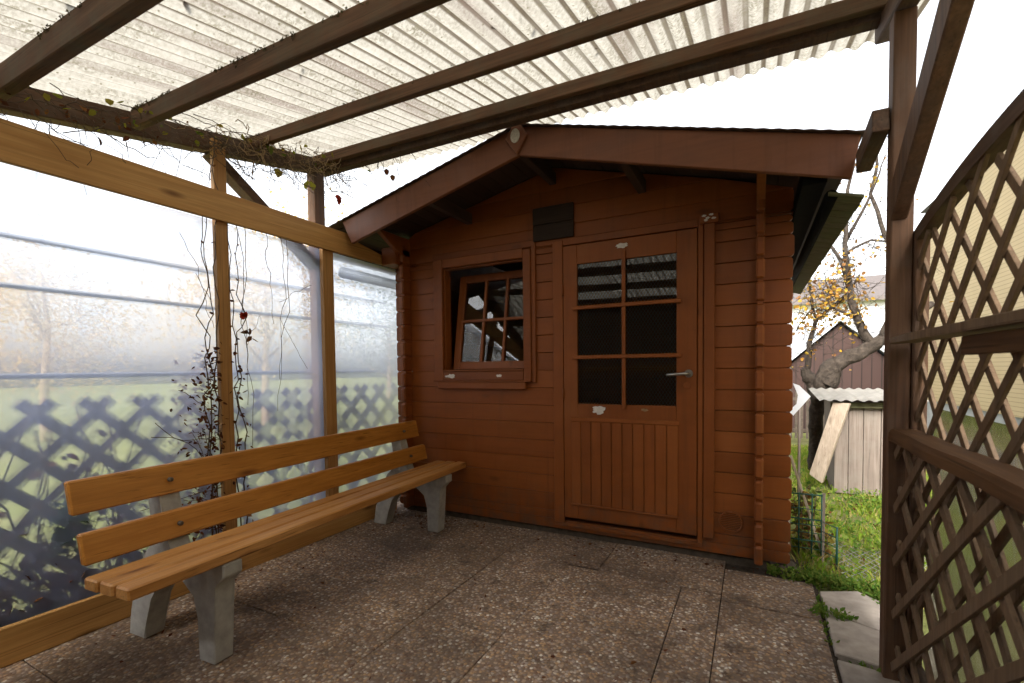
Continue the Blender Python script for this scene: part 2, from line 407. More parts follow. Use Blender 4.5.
# ------------------------------------------------------------------ setting: ground, patio, path
g = MB(); g.box(-60,60,-40,90,-.45,-.035,0); o = g.build('ground', M['ground']); structure(o)
g = MB(); g.box(-3.0,.32,-3.2,3.36,-.03,-.014,0); o = g.build('patio_bed', M['soil']); structure(o)
g = MB(); gap = .0022
for x0,x1,ys in [(-2.95,-1.44,(-3,.75,1.46,2.22,3.34)),(-1.44,-1.0,(-3,.85,1.75,2.67)),(-1.0,-.34,(-3,.85,1.75,2.645)),
                 (-.34,-.14,(-3,1.2,2.1,2.645)),(-.14,.3,(-3,1.2,1.885,2.58)),(-1.44,-.81,(2.67,3.34)),(-.81,-.14,(2.645,3.34)),(-.14,.3,(2.58,3.0))]:
    for a,b in zip(ys,ys[1:]):
        dz = rnd.uniform(-.004,.0)
        g.box(x0+gap,x1-gap,a+gap,b-gap,-.012,dz,.002)
o = g.build('patio', M['aggregate']); structure(o)
g = MB()
for poly in ([(.322,2.90),(.50,2.99),(.62,2.86),(.60,2.56),(.47,2.60),(.318,2.70)],[(.318,2.68),(.47,2.585),(.60,2.54),(.60,2.30),(.47,2.27),(.312,2.30)],
             [(.312,2.25),(.6,2.22),(.6,1.7),(.312,1.7)],[(.312,1.68),(.6,1.68),(.6,1.1),(.312,1.1)]):
    g.prism(poly,2,-.05,.004,.004)
o = g.build('path', M['slab']); structure(o)

# grass and weeds on the strip beside the shed
g = MB()
def blade(bm, x, y, h, w, z=-.035):
    a = rnd.uniform(0,6.28); lx = rnd.gauss(0,.35)*h; ly = rnd.gauss(0,.35)*h
    dx, dy = math.cos(a)*w, math.sin(a)*w
    v=[bm.verts.new(p) for p in ((x-dx,y-dy,z),(x+dx,y+dy,z),(x+dx*.6+lx*.4,y+dy*.6+ly*.4,z+h*.6),(x+lx,y+ly,z+h))]
    bm.faces.new((v[0],v[1],v[2])); bm.faces.new((v[0],v[2],v[3]))
for i in range(30000):
    x = rnd.uniform(.25,2.2); y = rnd.uniform(2.95,8.2)
    if x < .62 and y < 3.02: continue
    dens = noise.noise(Vector((x*2.2,y*2.2,3)))
    if dens < -.12 and rnd.random() < .75: continue
    h = rnd.uniform(.02,.06)*(1+max(0,dens)*1.3)
    blade(g.bm, x, y, h, .004 + .001*y*.4)
o = g.build('grass', M['grass']); tag(o, 'short green lawn grass on the strip beside the shed', 'grass', kind='stuff')
g = MB()
def weedpatch(cx, cy, rx, ry, n, h, z=-.02):
    for i in range(n):
        a = rnd.uniform(0,6.28); q = math.sqrt(rnd.random())
        x = cx+rx*q*math.cos(a); y = cy+ry*q*math.sin(a)
        for k in range(5):
            g.leaf((x+rnd.gauss(0,.012),y+rnd.gauss(0,.012),z+rnd.uniform(.0,h)), rnd.uniform(.015,.035), (rnd.uniform(-1,1),rnd.uniform(-1,1),rnd.uniform(0,1.2)), .5)
weedpatch(.26,3.02,.10,.06,60,.07); weedpatch(.44,3.03,.18,.05,90,.06); weedpatch(.60,2.93,.07,.10,60,.06); weedpatch(.12,3.06,.05,.03,18,.05); weedpatch(.305,2.72,.012,.10,16,.02)
weedpatch(.35,2.64,.10,.03,22,.02,.0); weedpatch(.31,2.5,.01,.12,8,.015); weedpatch(.46,2.25,.1,.015,10,.02); weedpatch(1.0,4.9,.25,.3,80,.12); weedpatch(.7,3.9,.25,.4,80,.09)
for i in range(500):
    y=rnd.uniform(3.2,6); x=rnd.uniform(.3,1.4)
    g.leaf((x,y,rnd.uniform(0,.05)), rnd.uniform(.02,.05), (rnd.uniform(-1,1),rnd.uniform(-1,1),rnd.uniform(0,.8)), .7)
o = g.build('weeds', M['weed']); tag(o, 'low green weeds creeping along the slab edges and through the lawn', 'weeds', kind='stuff')
g = MB()
for i in range(420):
    k = rnd.random()
    if k < .35: x,y = rnd.uniform(-2.6,.1), rnd.gauss(3.0,.05)
    elif k < .6: x,y = rnd.gauss(-2.55,.1), rnd.uniform(.8,3.0)
    elif k < .75: x,y = rnd.gauss(-2.3,.15), rnd.gauss(2.95,.1)
    else: x,y = rnd.uniform(-2.3,.3), rnd.uniform(.9,3.0)
    if y>3.06: continue
    g.leaf((x,y,.004+rnd.random()*.004), rnd.uniform(.008,.03), (rnd.uniform(-1,1),rnd.uniform(-1,1),rnd.uniform(-.05,.3)), rnd.uniform(.15,.6))
for i in range(80):
    x=rnd.uniform(.4,1.3); y=rnd.uniform(3.1,5.2)
    g.leaf((x,y,.0+rnd.random()*.04), rnd.uniform(.018,.038), (rnd.uniform(-1,1),rnd.uniform(-1,1),rnd.uniform(-.1,.3)), .6)
o = g.build('leaf_litter', M['dry_leaf']); tag(o, 'brown leaf bits and crumbs scattered over patio and lawn', 'leaf litter', kind='stuff')

# ------------------------------------------------------------------ garden shed
D = 3.08
XL, XR = -2.70, .20
shed = thing('garden_shed', 'red brown painted log garden shed with low gable roof, glazed door and tilted window', 'shed', (-1.25,D,0))
APX, APZ = -1.255, 2.655       # ridge
def rooft(x):                  # top edge of the front fascia
    return APZ - (x-APX)*.266 if x > APX else APZ - (APX-x)*.230
row, z_base = .1263, .0531
WIN = (-2.19,-1.475,1.19,2.02); DOOR = (-1.235,-.305,.12,2.06)
g = MB()
zz = z_base
while zz < 2.60:
    z0, z1 = zz, zz+row
    cuts = sorted({z0,z1,*[z for z in (WIN[2],WIN[3],DOOR[2],DOOR[3]) if z0+.002 < z < z1-.002]})
    for a,b in zip(cuts,cuts[1:]):
        mid=(a+b)/2
        segs=[(XL,XR)]
        for (w0,w1,wz0,wz1) in (WIN,DOOR):
            if wz0 < mid < wz1:
                ns=[]
                for s0,s1 in segs:
                    if w0 > s0 and w1 < s1: ns += [(s0,w0),(w1,s1)]
                    else: ns.append((s0,s1))
                segs=ns
        for s0,s1 in segs:
            # cut along the roof slope
            def xr_(z): return APX+(APZ-.045-z)/.266
            def xl_(z): return APX-(APZ-.045-z)/.230
            if s1 > xr_(b) or s0 < xl_(b):
                q0=max(s0,xl_(a)); q1=min(s1,xr_(a)); t0=max(s0,xl_(b)); t1=min(s1,xr_(b))
                if q1-q0 > .05 and t1 > t0:
                    zt=b
                    g.prism([(q0,a),(q1,a),(t1,zt),(t0,zt)],1,D,D+.045,.0045)
                elif q1-q0 > .05:
                    zc=APZ-.046; g.prism([(q0,a),(q1,a),(APX,zc)],1,D,D+.045,.002)
                continue
            if s1-s0 < .05: continue
            jx = rnd.uniform(-.006,.004); jy = rnd.uniform(-.0012,.0012)
            if s1 == XR or s0 == XL:
                c=.013; b-=.0018
                L=[(s0,a),(s1,a),(s1,b),(s0,b)]
                poly=[]
                if s0==XL: poly += [(s0,b-c),(s0,a+c),(s0+c,a)]
                else: poly += [(s0,b),(s0,a)]
                if s1==XR: poly += [(s1-c+jx,a),(s1+jx,a+c),(s1+jx,b-c),(s1-c+jx,b)]
                else: poly += [(s1,a),(s1,b)]
                if s0==XL: poly += [(s0+c,b)]
                g.prism(poly,1,D+jy,D+.045,.0022)
            else:
                g.box(s0,s1,D+jy,D+.045,a,b-.0018,.0025)
    zz += row
g.box(.06,.172,D+.016,D+.030,.07,2.05,0); g.box(-2.672,-2.58,D+.016,D+.030,.07,2.05,0)
g.build('front_wall', M['paint_x'], shed)
# crossing log ends (notched corner columns)
for cx in (.035,-2.555):
    g = MB(); zz=z_base+row*.5-.0631
    k=0
    while zz < 2.12:
        j=rnd.uniform(-.004,.004)
        g.box(cx-.022,cx+.022,D-.105+j,D-.002,zz+.002,zz+row-.013+rnd.uniform(-.004,.003),.010)
        g.box(cx-.016,cx+.016,D-.082,D-.002,zz+row-.018,zz+row+.006,0)
        zz+=row; k+=1
    g.build('corner_log_ends', M['paint_trim'], shed)
g = MB()
g.hexa([(.013,D-.10,2.13),(.057,D-.10,2.13),(.057,D-.002,2.13),(.013,D-.002,2.13),(.013,D-.38,2.30),(.057,D-.38,2.30),(.057,D-.002,2.30),(.013,D-.002,2.30)],.004)
g.build('eave_bracket', M['paint_trim'], shed)
g=MB(); g.hexa([(-2.577,D-.10,2.13),(-2.533,D-.10,2.13),(-2.533,D-.002,2.13),(-2.577,D-.002,2.13),(-2.577,D-.38,2.28),(-2.533,D-.38,2.28),(-2.533,D-.002,2.28),(-2.577,D-.002,2.28)],.004)
g.build('eave_bracket', M['paint_trim'], shed)
# other walls
DEP = 5.35
zz=z_base; gl=MB(); gr=MB(); gb=MB()
while zz < 2.24:
    gl.box(-2.577,-2.533,D+.047,DEP,zz,zz+row,.004); gr.box(.013,.057,D+.047,DEP,zz,zz+row,.004); zz+=row
zz=z_base
while zz < 2.55:
    x0,x1=XL,XR
    if zz+row+.03>rooft(XR): x1=APX+(APZ-.03-zz-row)/.266
    if zz+row+.03>rooft(XL): x0=APX-(APZ-.03-zz-row)/.230
    if x1-x0>.1: gb.box(x0,x1,DEP+.002,DEP+.047,zz,zz+row,.004)
    zz+=row
gl.build('side_wall', M['paint_x'], shed); gr.build('side_wall', M['paint_x'], shed); gb.build('back_wall', M['paint_x'], shed)
box(-2.5,.0,D+.06,DEP-.02,.10,.14,0).build('floor', M['old_x'], shed)
g=MB(); g.box(-2.66,.10,D+.035,D+.14,-.03,.045,.012); g.box(.13,.235,D-.02,D+.12,-.03,.040,.02); g.build('footing', M['footing'], shed)
g=MB(); zz=z_base+row
while zz<1.95:
    q=rnd.random()
    if q<.75:
        h=rnd.uniform(.005,.011); w=rnd.uniform(.004,.009)
        g.prism([(XR-.013,zz-.002),(XR-.013+w,zz-h),(XR-.012+w,zz-h*.5),(XR-.011+w*.6,zz+h*.4),(XR-.013,zz+.003)],1,D-.001,D+.03,0)
    zz+=row
tag(g.build('splintered_ends', M['white_chip'], shed), None, None, None, 'stuff')
# roof: two slopes with visible boards below, bitumen sheet above
YF, YB = 2.575, DEP+.35
def slope_slab(g, xa, xb, y0, y1, dz0, dz1):
    za, zb = rooft(xa), rooft(xb)
    g.hexa([(xa,y0,za+dz0),(xb,y0,zb+dz0),(xb,y1,zb+dz0),(xa,y1,za+dz0),(xa,y0,za+dz1),(xb,y0,zb+dz1),(xb,y1,zb+dz1),(xa,y1,za+dz1)],0)
for xa,xb in ((APX,.40),(APX-.0,-2.95)):
    g=MB(); n=18
    for k in range(n):   # soffit boards run along the ridge
        u0=xa+(xb-xa)*k/n; u1=xa+(xb-xa)*(k+.97)/n
        a,b=(u0,u1) if u0<u1 else (u1,u0)
        slope_slab(g,a,b,(YF+.003 if xb>0 else 2.60),YB,-.035,-.014)
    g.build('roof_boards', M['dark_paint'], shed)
g=MB()
for side,(xa,xb) in enumerate(((APX,.425),(APX,-2.95))):
    n=26; m=2
    ys = [YF-.052 if side==0 else YF-.052, 3.0, YB+.02]
    for (ya,yb) in zip(ys,ys[1:]):
        rows=[]
        for k in range(n*4+1):
            x=xa+(xb-xa)*k/(n*4)
            rows.append((x,rooft(x)+.006+.0018*math.cos(k*math.pi/2)))
        A=[g.bm.verts.new((x,ya,z)) for x,z in rows]; B=[g.bm.verts.new((x,yb,z)) for x,z in rows]
        A2=[g.bm.verts.new((x,ya,z-.006)) for x,z in rows]; B2=[g.bm.verts.new((x,yb,z-.006)) for x,z in rows]
        for i in range(len(rows)-1):
            pass
            for q in ((A[i],A[i+1],B[i+1],B[i]),(B2[i],B2[i+1],A2[i+1],A2[i]),(A2[i],A2[i+1],A[i+1],A[i]),(B[i],B[i+1],B2[i+1],B2[i])):
                g.bm.faces.new(q)
for f in list(g.bm.faces): f.smooth=False
g.build('roof_sheet', M['bitumen'], shed)
# gable fascias
fh=.172
def fascia(xa,xb,inset,y0,y1,dz=0):
    g=MB(); za,zb=rooft(xa)+dz,rooft(xb)+dz
    poly=[(xa,za),(xb,zb),(xb+inset,zb-fh-.012*(1 if xb>0 else 0)+ (-.0)),(xa,za-fh)]
    g.prism(poly,1,y0,y1,.004); return g
fascia(APX+.001,.415,-.032,2.545,YF).build('fascia_board', M['fascia'], shed)
fascia(APX-.001,-2.735,.09,2.545,YF).build('fascia_board', M['fascia'], shed)
orn = MB(); orn.prism([(-1.335,2.583),(-1.262,2.482),(-1.192,2.583),(-1.25,2.685),(-1.268,2.685)],1,2.522,2.543,.004)
orn = orn.build('ridge_ornament', M['fascia'], shed)
MB().disc((-1.266,2.588),.030,1,(2.515,2.521),24,.042,.001).build('oval_plate', M['white_oval'], orn)
# purlins reaching out under the overhang
for px_,pz in ((-1.255,2.47),(-1.95,2.30),(-.64,2.30)):
    box(px_-.025,px_+.025,YF+.002,D+.05,pz+.02,pz+.10,.004).build('purlin', M['dark_paint'], shed)
# left wall plate end that cuts over the pale beam
box(-2.712,-2.57,2.93,D-.003,2.06,2.20,.006).build('wall_plate_end', M['paint_trim'], shed)
# right eave: mossy soffit boards and the dark gutter
g=MB(); y=2.60
while y < YB:
    w=rnd.uniform(.10,.135)
    j=rnd.uniform(-.002,.002)
    g.hexa([(.305,y,1.985),(.440+j,y,1.950),(.440+j,y+w-.005,1.950),(.305,y+w-.005,1.985),(.305,y,1.999),(.440+j,y,1.964),(.440+j,y+w-.005,1.964),(.305,y+w-.005,1.999)],.001); y+=w
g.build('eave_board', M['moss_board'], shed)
g=MB(); g.tube([(.318,2.62,1.985),(.318,YB,1.978)],.028,10); g.build('gutter', M['black'], shed)
box(.20,.30,2.60,YB,2.045,2.13,.003).build('eave_beam', M['black'], shed)
g=MB(); g.tube([(-2.97,2.75,2.0),(-2.97,YB,1.99)],.045,10); g.build('gutter', M['black'], shed)
box(-2.93,-2.90,2.59,YB,2.07,2.24,.003).build('eave_board', M['dark_paint'], shed)

# --- window
win = MB()
x0,x1,z0,z1 = -2.20,-1.485,1.20,2.005
win.box(-2.285,x0,D-.030,D-.001,1.115,2.075,.004); win.box(x1,-1.425,D-.030,D-.001,1.105,2.065,.004)
win.box(x0+.001,x1-.001,D-.0295,D-.001,z1,2.075,.004); win.box(x0+.001,x1-.001,D-.0295,D-.001,1.118,z0-.014,.004)
win = win.build('window', M['paint_trim'], shed)
g=MB(); g.box(-1.425+.001,-1.392,D-.017,D-.001,1.10,2.105,.003); g.box(-2.30,-1.395,D-.0165,D-.001,2.076,2.125,.003); g.build('backing_board', M['paint_trim'], win)
g=MB(); g.box(-2.255,-1.47,D-.034,D-.001,1.05,1.104,.004); g.box(-2.29,-1.425,D-.040,D-.001,1.104,1.118,.003); g.box(x0+.002,x1-.002,D-.036,D+.03,z0-.013,z0-.001,.002); g.build('sill', M['paint_trim'], win)
g=MB()
g.box(x0,x0+.012,D+.001,D+.075,z0,z1,.001); g.box(x1-.010,x1,D+.001,D+.044,z0,z1,.001); g.box(x0+.0125,x1-.0125,D+.001,D+.044,z1-.012,z1,.001)
g.build('frame', M['paint_z'], win)
# tilted sash: hinged along the bottom, top leaning inwards
T = R(9.5)
def tl(x,d,h):   # d: depth (0 front of sash), h: height along the sash
    return (x, D+.046+d*math.cos(T)+h*math.sin(T), z0+.003+h*math.cos(T)-d*math.sin(T))
def tbox(g,xa,xb,d0,d1,h0,h1,bev=.002):
    g.hexa([tl(xa,d0,h0),tl(xb,d0,h0),tl(xb,d1,h0),tl(xa,d1,h0),tl(xa,d0,h1),tl(xb,d0,h1),tl(xb,d1,h1),tl(xa,d1,h1)],bev)
sx0,sx1,H = x0+.045,x1+.035,.775
g=MB()
tbox(g,sx0,sx0+.062,0,.036,0,H); tbox(g,sx1-.062,sx1,0,.036,0,H); tbox(g,sx0+.0625,sx1-.0625,0.0005,.0355,0,.06); tbox(g,sx0+.0625,sx1-.0625,0.0005,.0355,H-.06,H)
g.build('sash', M['paint_z'], win)
g=MB(); iw=(sx1-sx0-.124)
for k in (1,2):
    cx=sx0+.062+iw*k/3; tbox(g,cx-.011,cx+.011,-.004,.03,.055,H-.055)
tbox(g,sx0+.05,sx1-.05,-.006,.028,H*.505-.011,H*.505+.011)
g.build('muntin', M['paint_z'], win)
for r_ in range(2):
    for k in range(3):
        g=MB(); a=sx0+.06+iw*k/3; b=sx0+.064+iw*(k+1)/3; h0=.055 if r_==0 else H*.505; h1=H*.505 if r_==0 else H-.055
        v=[g.bm.verts.new(tl(x,.016,h)) for x,h in ((a,h0),(b,h0),(b,h1),(a,h1))]; g.bm.faces.new(v)
        g.build('pane', M['glass'], win)
def blob(cx,cz,rx,rz,y0,y1,seed=0):
    q=random.Random(seed); n=22
    poly=[]
    for k in range(n):
        a=2*math.pi*k/n; s=.75+.5*q.random()
        poly.append((cx+rx*s*math.cos(a)*(abs(math.cos(a))**-.15 if abs(math.cos(a))>.1 else 1), cz+rz*s*math.sin(a)))
    return MB().prism(poly,1,y0,y1,0)
p=blob(-2.12,1.150,.035,.016,D-.0315,D-.0297,3); q=blob(-2.165,1.147,.02,.006,D-.0315,D-.0297,4)
p.build('bare_paint_patch', M['white_chip'], win); q.build('bare_paint_patch', M['white_chip'], win)
blob(-1.69,1.150,.022,.010,D-.0315,D-.0297,5).build('bare_paint_patch', M['white_chip'], win)

# --- door
door = MB()
YD = D-.022
dx0,dx1,dz0,dz1 = -1.175,-.305,.150,2.045
gx0,gx1,gz0,gz1 = -1.075,-.425,.955,1.912
door.box(dx0,gx0,YD,D+.012,dz0,dz1,.003); door.box(gx1,dx1,YD,D+.012,dz0,dz1,.003)
door.box(gx0+.0005,gx1-.0005,YD+.0006,D+.012,gz1,dz1,.003); door.box(gx0+.0005,gx1-.0005,YD+.0006,D+.012,dz0,gz0,.003)
door = door.build('door', M['paint_z'], shed)
g=MB()
g.box(-1.255,-1.180,D-.020,D-.001,.105,2.09,.003); g.box(-1.178,-.30,D-.019,D-.001,2.052,2.10,.003)
g.box(-.300,-.270,D-.019,D-.001,.105,2.10,.003)
g.box(-.265,-.205,D-.032,D-.001,.150,2.06,.003); g.box(-.29,-.185,D-.040,D-.001,2.061,2.115,.003)
g.box(-1.255,-.27,D-.014,D-.001,.080,.104,.002)
g.build('door_frame', M['paint_z'], door)
for bx,bz,s in ((-.265,2.105,1),(-.245,2.09,2),(-.225,2.108,3),(-.255,2.078,4),(-.212,2.085,6)):
    blob(bx,bz,.012,.006,D-.0418,D-.0402,s).build('bare_paint_patch', M['white_chip'], door)
blob(-.925,.917,.045,.026,YD-.0022,YD-.0002,11).build('bare_paint_patch', M['white_chip'], door)
blob(-.765,1.998,.038,.016,YD-.0022,YD-.0002,14).build('bare_paint_patch', M['white_chip'], door)
blob(-.62,.925,.022,.008,YD-.0022,YD-.0002,15).build('bare_paint_patch', M['pale_twig'], door)
g=MB(); mx=-.752
g.box(mx-.0125,mx+.0125,YD-.016,YD-.001,.925,1.965,.003)
g.build('muntin', M['paint_z'], door)
for mz in (1.275,1.612):
    box(-1.105,-.395,YD-.0215,YD-.0055,mz-.0125,mz+.0125,.003).build('muntin', M['paint_x'], door)
for xa,xb in ((gx0,mx-.002),(mx+.002,gx1)):
    for za,zb in ((gz0,1.274),(1.276,1.611),(1.613,gz1)):
        g=MB(); v=[g.bm.verts.new((x,YD+.014,z)) for x,z in ((xa,za),(xb,za),(xb,zb),(xa,zb))]; g.bm.faces.new(v); g.build('pane', M['glass'], door)
g=MB(); st=.021; wid=gx1-gx0; hei=gz1-gz0
for s in (1,-1):
    t=-hei*1.0
    while t < wid+hei:
        # line x = gx0 + t + s*... slope 1.7
        pts=[]
        for z in (gz0,gz1):
            xx = gx0+t+(z-gz0)*.62*s
            pts.append((xx,z))
        (xa,za),(xb,zb)=pts
        # clip in x
        def cl(xa,za,xb,zb):
            lo,hi=gx0,gx1
            if xa>xb: xa,za,xb,zb=xb,zb,xa,za
            if xb<lo or xa>hi: return None
            if xa<lo: za+= (zb-za)*(lo-xa)/(xb-xa); xa=lo
            if xb>hi: zb = za+(zb-za)*(hi-xa)/(xb-xa); xb=hi
            return xa,za,xb,zb
        c_=cl(xa,za,xb,zb)
        if c_: g.tube([(c_[0],YD+.026,c_[1]),(c_[2],YD+.026,c_[3])],.0010,3,False)
        t+=st
g.build('wire_mesh', M['grey_wire'], door)
g=MB(); g.box(-1.125,-.405,YD-.011,YD-.0005,.835,.862,.003)
g.build('drip_rail', M['paint_x'], door)
g=MB(); px0,px1=-1.12,-.412; nb=10
for k in range(nb):
    a=px0+(px1-px0)*k/nb; b=px0+(px1-px0)*(k+1)/nb
    g.box(a+.0022,b-.0022,YD-.009+rnd.uniform(-.0008,.0008),YD-.0005,.258,.834,.003)
g.box(px0-.004,px1+.004,YD-.010,YD-.0005,.246,.2575,.002)
g.build('kick_panel', M['paint_z'], door)
g=MB(); g.disc((-.352,1.160),.025,1,(YD-.010,YD-.0005),20,.025,.002)
g.tube([(-.352,YD-.008,1.160),(-.352,YD-.050,1.160),(-.365,YD-.060,1.160),(-.40,YD-.062,1.157),(-.475,YD-.060,1.152)],[.010,.010,.0105,.010,.008],10)
g.build('handle', M['metal'], door)
g=MB(); g.disc((-.362,1.085),.022,1,(YD-.005,YD-.0005),18,.022,.001); g.build('lock_plate', M['paint_trim'], door)
for hz in (1.74,1.02):
    g=MB(); g.tube([(-1.1775,YD-.006,hz-.04),(-1.1775,YD-.006,hz+.04)],.007,8); g.build('hinge', M['paint_trim'], door)
# vent cover board and round grille
v = MB(); v.box(-1.405,-1.10,D-.020,D-.001,2.108,2.220,.003); v.box(-1.405,-1.10,D-.022,D-.001,2.2225,2.340,.003)
v = v.build('vent_cover', wood('dark_unpainted_board',(.030,.018,.012),(.055,.033,.022),0,.75,False), shed)
g=MB(); g.tube([(-.112+.062*math.cos(a*.2618),D-.006,.262+.062*math.sin(a*.2618)) for a in range(25)],.006,6)
for k in range(-5,6):
    w=math.sqrt(max(0,.06**2-(k*.0105)**2)); g.box(-.112-w,-.112+w,D-.010,D-.001,.262+k*.0105-.003,.262+k*.0105+.003,0)
rv = g.build('round_vent', M['paint_trim'], shed)
MB().disc((-.112,.262),.060,1,(D-.0022,D-.0004),24,.060).build('vent_slit_shade', M['black'], rv)  # black disc stands in for the shade between the louvers

# ------------------------------------------------------------------ pergola (old dark timber and corrugated sheet)
perg = thing('pergola', 'old dark timber lean-to pergola roofed with dirty translucent corrugated sheets', 'pergola', (-1.1,1.0,0))
def zr(y, x=-1.3): return 2.234+.2*y-(.028-.012*max(0,min(1,(y-1.2)/1.1)))*(x+1.3)    # top of the rafters
# corrugated sheet
g=MB(); xa,xb,per,amp=-2.83,.66,.076,.0105
nx=int((xb-xa)/per*8); yl=[-.80,-.3,.5,1.2,1.9,2.5,2.95]
grid=[]
for y in yl:
    grid.append([g.bm.verts.new((xa+(xb-xa)*i/nx, y+ (0.012*math.sin(i*.37) if y>2.8 else 0), zr(y,xa+(xb-xa)*i/nx)+amp+.002+amp*math.cos(2*math.pi*(xa+(xb-xa)*i/nx)/per)*-1)) for i in range(nx+1)])
for A,B in zip(grid,grid[1:]):
    for i in range(nx):
        f=g.bm.faces.new((A[i],A[i+1],B[i+1],B[i])); f.smooth=True
g.build('roof_sheet', M['roof'], perg)
for y0,h,w in ((.735,.100,.046),(1.235,.092,.040),(1.825,.070,.034),(2.33,.070,.036),(.20,.09,.045),(-.35,.09,.045),(-.70,.09,.045)):
    yy=y0; g=MB(); x=-2.77; pts=[]
    segs=6
    zl,zR=zr(yy,-2.775),zr(yy,.60)
    g.hexa([(-2.775,yy,zl-h),(.60,yy,zR-h),(.60,yy+w,zR-h),(-2.775,yy+w,zl-h),(-2.775,yy,zl-.001),(.60,yy,zR-.001),(.60,yy+w,zR-.001),(-2.775,yy+w,zl-.001)],.004)
    g.build('rafter', M['old_x'], perg)
MB().hexa([(-2.775,2.388,2.622),(.52,2.388,2.585),(.52,2.452,2.585),(-2.775,2.452,2.622),(-2.775,2.388,2.735),(.52,2.388,2.66),(.52,2.452,2.66),(-2.775,2.452,2.735)],.004).build('header_beam', M['old_y'], perg)
def sloped(x0,x1,y0,y1,dz0,dz1,mat,name):
    g=MB(); g.hexa([(x0,y0,zr(y0)+dz0),(x1,y0,zr(y0)+dz0),(x1,y1,zr(y1)+dz0),(x0,y1,zr(y1)+dz0),(x0,y0,zr(y0)+dz1),(x1,y0,zr(y0)+dz1),(x1,y1,zr(y1)+dz1),(x0,y1,zr(y1)+dz1)],.005); return g.build(name,mat,perg)
sloped(-2.89,-2.812,-.8,2.54,-.072,.050,M['old_y'],'wall_beam')
sloped(.448,.52,-.8,2.50,-.185,-.10,M['old_y'],'side_beam')
box(-2.90,-2.82,2.375,2.465,-.03,zr(2.38)-.060,.004).build('post', M['old_z'], perg)
box(-2.90,-2.82,.30,.39,-.03,zr(.30)-.060,.004).build('post', M['old_z'], perg)
box(-2.90,-2.82,-.72,-.63,-.03,zr(-.72)-.060,.004).build('post', M['old_z'], perg)
box(.45,.517,2.19,2.262,-.03,zr(2.19)-.186,.004).build('post', M['old_z'], perg)
box(.45,.517,-.70,-.63,-.03,zr(-.70)-.186,.004).build('post', M['old_z'], perg)
MB().beam((-2.86,1.66,2.50),(-2.86,2.40,1.96),.06,.085,(1,0,0)).build('brace', M['old_y'], perg)
MB().prism([(2.188,1.73),(2.188,1.87),(1.52,2.34),(1.36,2.31)],0,.4485,.498,.005).build('brace', M['old_z'], perg)
MB().beam((.420,2.21,2.115),(.420,2.52,2.075),.054,.088).build('stub_beam', M['old_y'], perg)

g=MB()
for yy,n in ((.735,300),(1.235,420),(1.825,160)):
    for k in range(n):
        x=-2.75+2.6*rnd.random()**1.4
        if noise.noise(Vector((x*3,yy*5,2)))<-.15: continue
        r_=rnd.uniform(.002,.0045); p=Vector((x,yy-.001-rnd.random()*.003,zr(yy,x)-abs(rnd.gauss(0,.010))))
        for q in range(4): g.leaf(p,r_*1.6,(rnd.gauss(0,1),rnd.gauss(-.6,.6),rnd.gauss(-.3,.8)),.9)
gt=MB()
for k in range(110):
    x=rnd.uniform(-2.7,.5); y=rnd.uniform(.2,2.8); z=zr(y,x)+.026
    gt.leaf((x,y,z),rnd.uniform(.018,.045),(rnd.uniform(-1,1),rnd.uniform(-1,1),rnd.uniform(-.05,.1)),rnd.uniform(.3,.7))
tag(gt.build('roof_leaf_litter', M['dry_leaf']), 'dead leaves lying scattered on top of the corrugated sheet', 'leaf litter', None, 'stuff')
tag(g.build('moss', leafmat('roof_moss',[(.10,.08,.05),(.14,.13,.06),(.07,.05,.035),(.22,.19,.11)],.2), perg), None, None, None, 'stuff')

# ------------------------------------------------------------------ screen wall of pale larch and film
scr = thing('screen_wall', 'pale larch framed wind screen covered with milky plastic film behind the bench', 'screen', (-2.75,1.2,0))
g=MB(); g.hexa([(-2.748,-1.5,2.065),(-2.720,-1.5,2.065),(-2.720,2.98,2.072),(-2.748,2.98,2.072),(-2.748,-1.5,2.25),(-2.720,-1.5,2.25),(-2.720,2.58,2.235),(-2.748,2.58,2.235)],0)
g.bm.clear()
g.prism([(-1.5,2.068),(3.06,2.074),(3.06,2.13),(2.62,2.20),(2.60,2.236),(-1.5,2.254)],0,-2.748,-2.720,.003)
g.build('top_beam', M['light_y'], scr)
g=MB(); g.prism([(-1.5,.0),(3.07,.0),(3.07,.140),(-1.5,.178)],0,-2.748,-2.720,.003); g.build('bottom_beam', M['light_y'], scr)
for y,w,zt in ((1.622,.072,2.545),(2.372,.095,2.16),(-.1,.07,2.10),(-1.4,.07,2.1)):
    box(-2.785,-2.7485,y,y+w,.02,zt,.003).build('post', M['light_z'], scr)
g=MB(); ny,nz=66,24; gr=[]
for j in range(nz+1):
    z=.03+(2.085-.03)*j/nz
    gr.append([])
    for i in range(ny+1):
        y=-1.5+4.95*i/ny
        gr[-1].append(g.bm.verts.new((-2.797+.006*noise.noise(Vector((y*2.0,z*1.1,0)))+.003*noise.noise(Vector((y*7,z*2,5))),y,z)))
for j in range(nz):
    for i in range(ny):
        f=g.bm.faces.new((gr[j][i],gr[j][i+1],gr[j+1][i+1],gr[j+1][i])); f.smooth=True
bmesh.ops.solidify(g.bm, geom=g.bm.faces[:], thickness=.0015)
for f in g.bm.faces: f.smooth=True
g.build('plastic_film', M['film'], scr)

# long grey rails just outside the film
for k,(z,dz,nm) in enumerate(((1.83,-.03,'topmost of the three grey rails behind the plastic film'),(1.60,-.01,'middle one of the three grey rails behind the plastic film'),(1.19,.003,'lowest of the three grey rails behind the plastic film, at lattice top'))):
    g=MB(); g.tube([(-2.93,-2,z),(-2.93,1,z+dz*.5),(-2.93,3.2,z+dz)],.011 if k<2 else .013,8)
    tag(g.build('support_rail', M['pipe'], None, (-2.93,0,z)), nm, 'rail', 'rails behind the film')

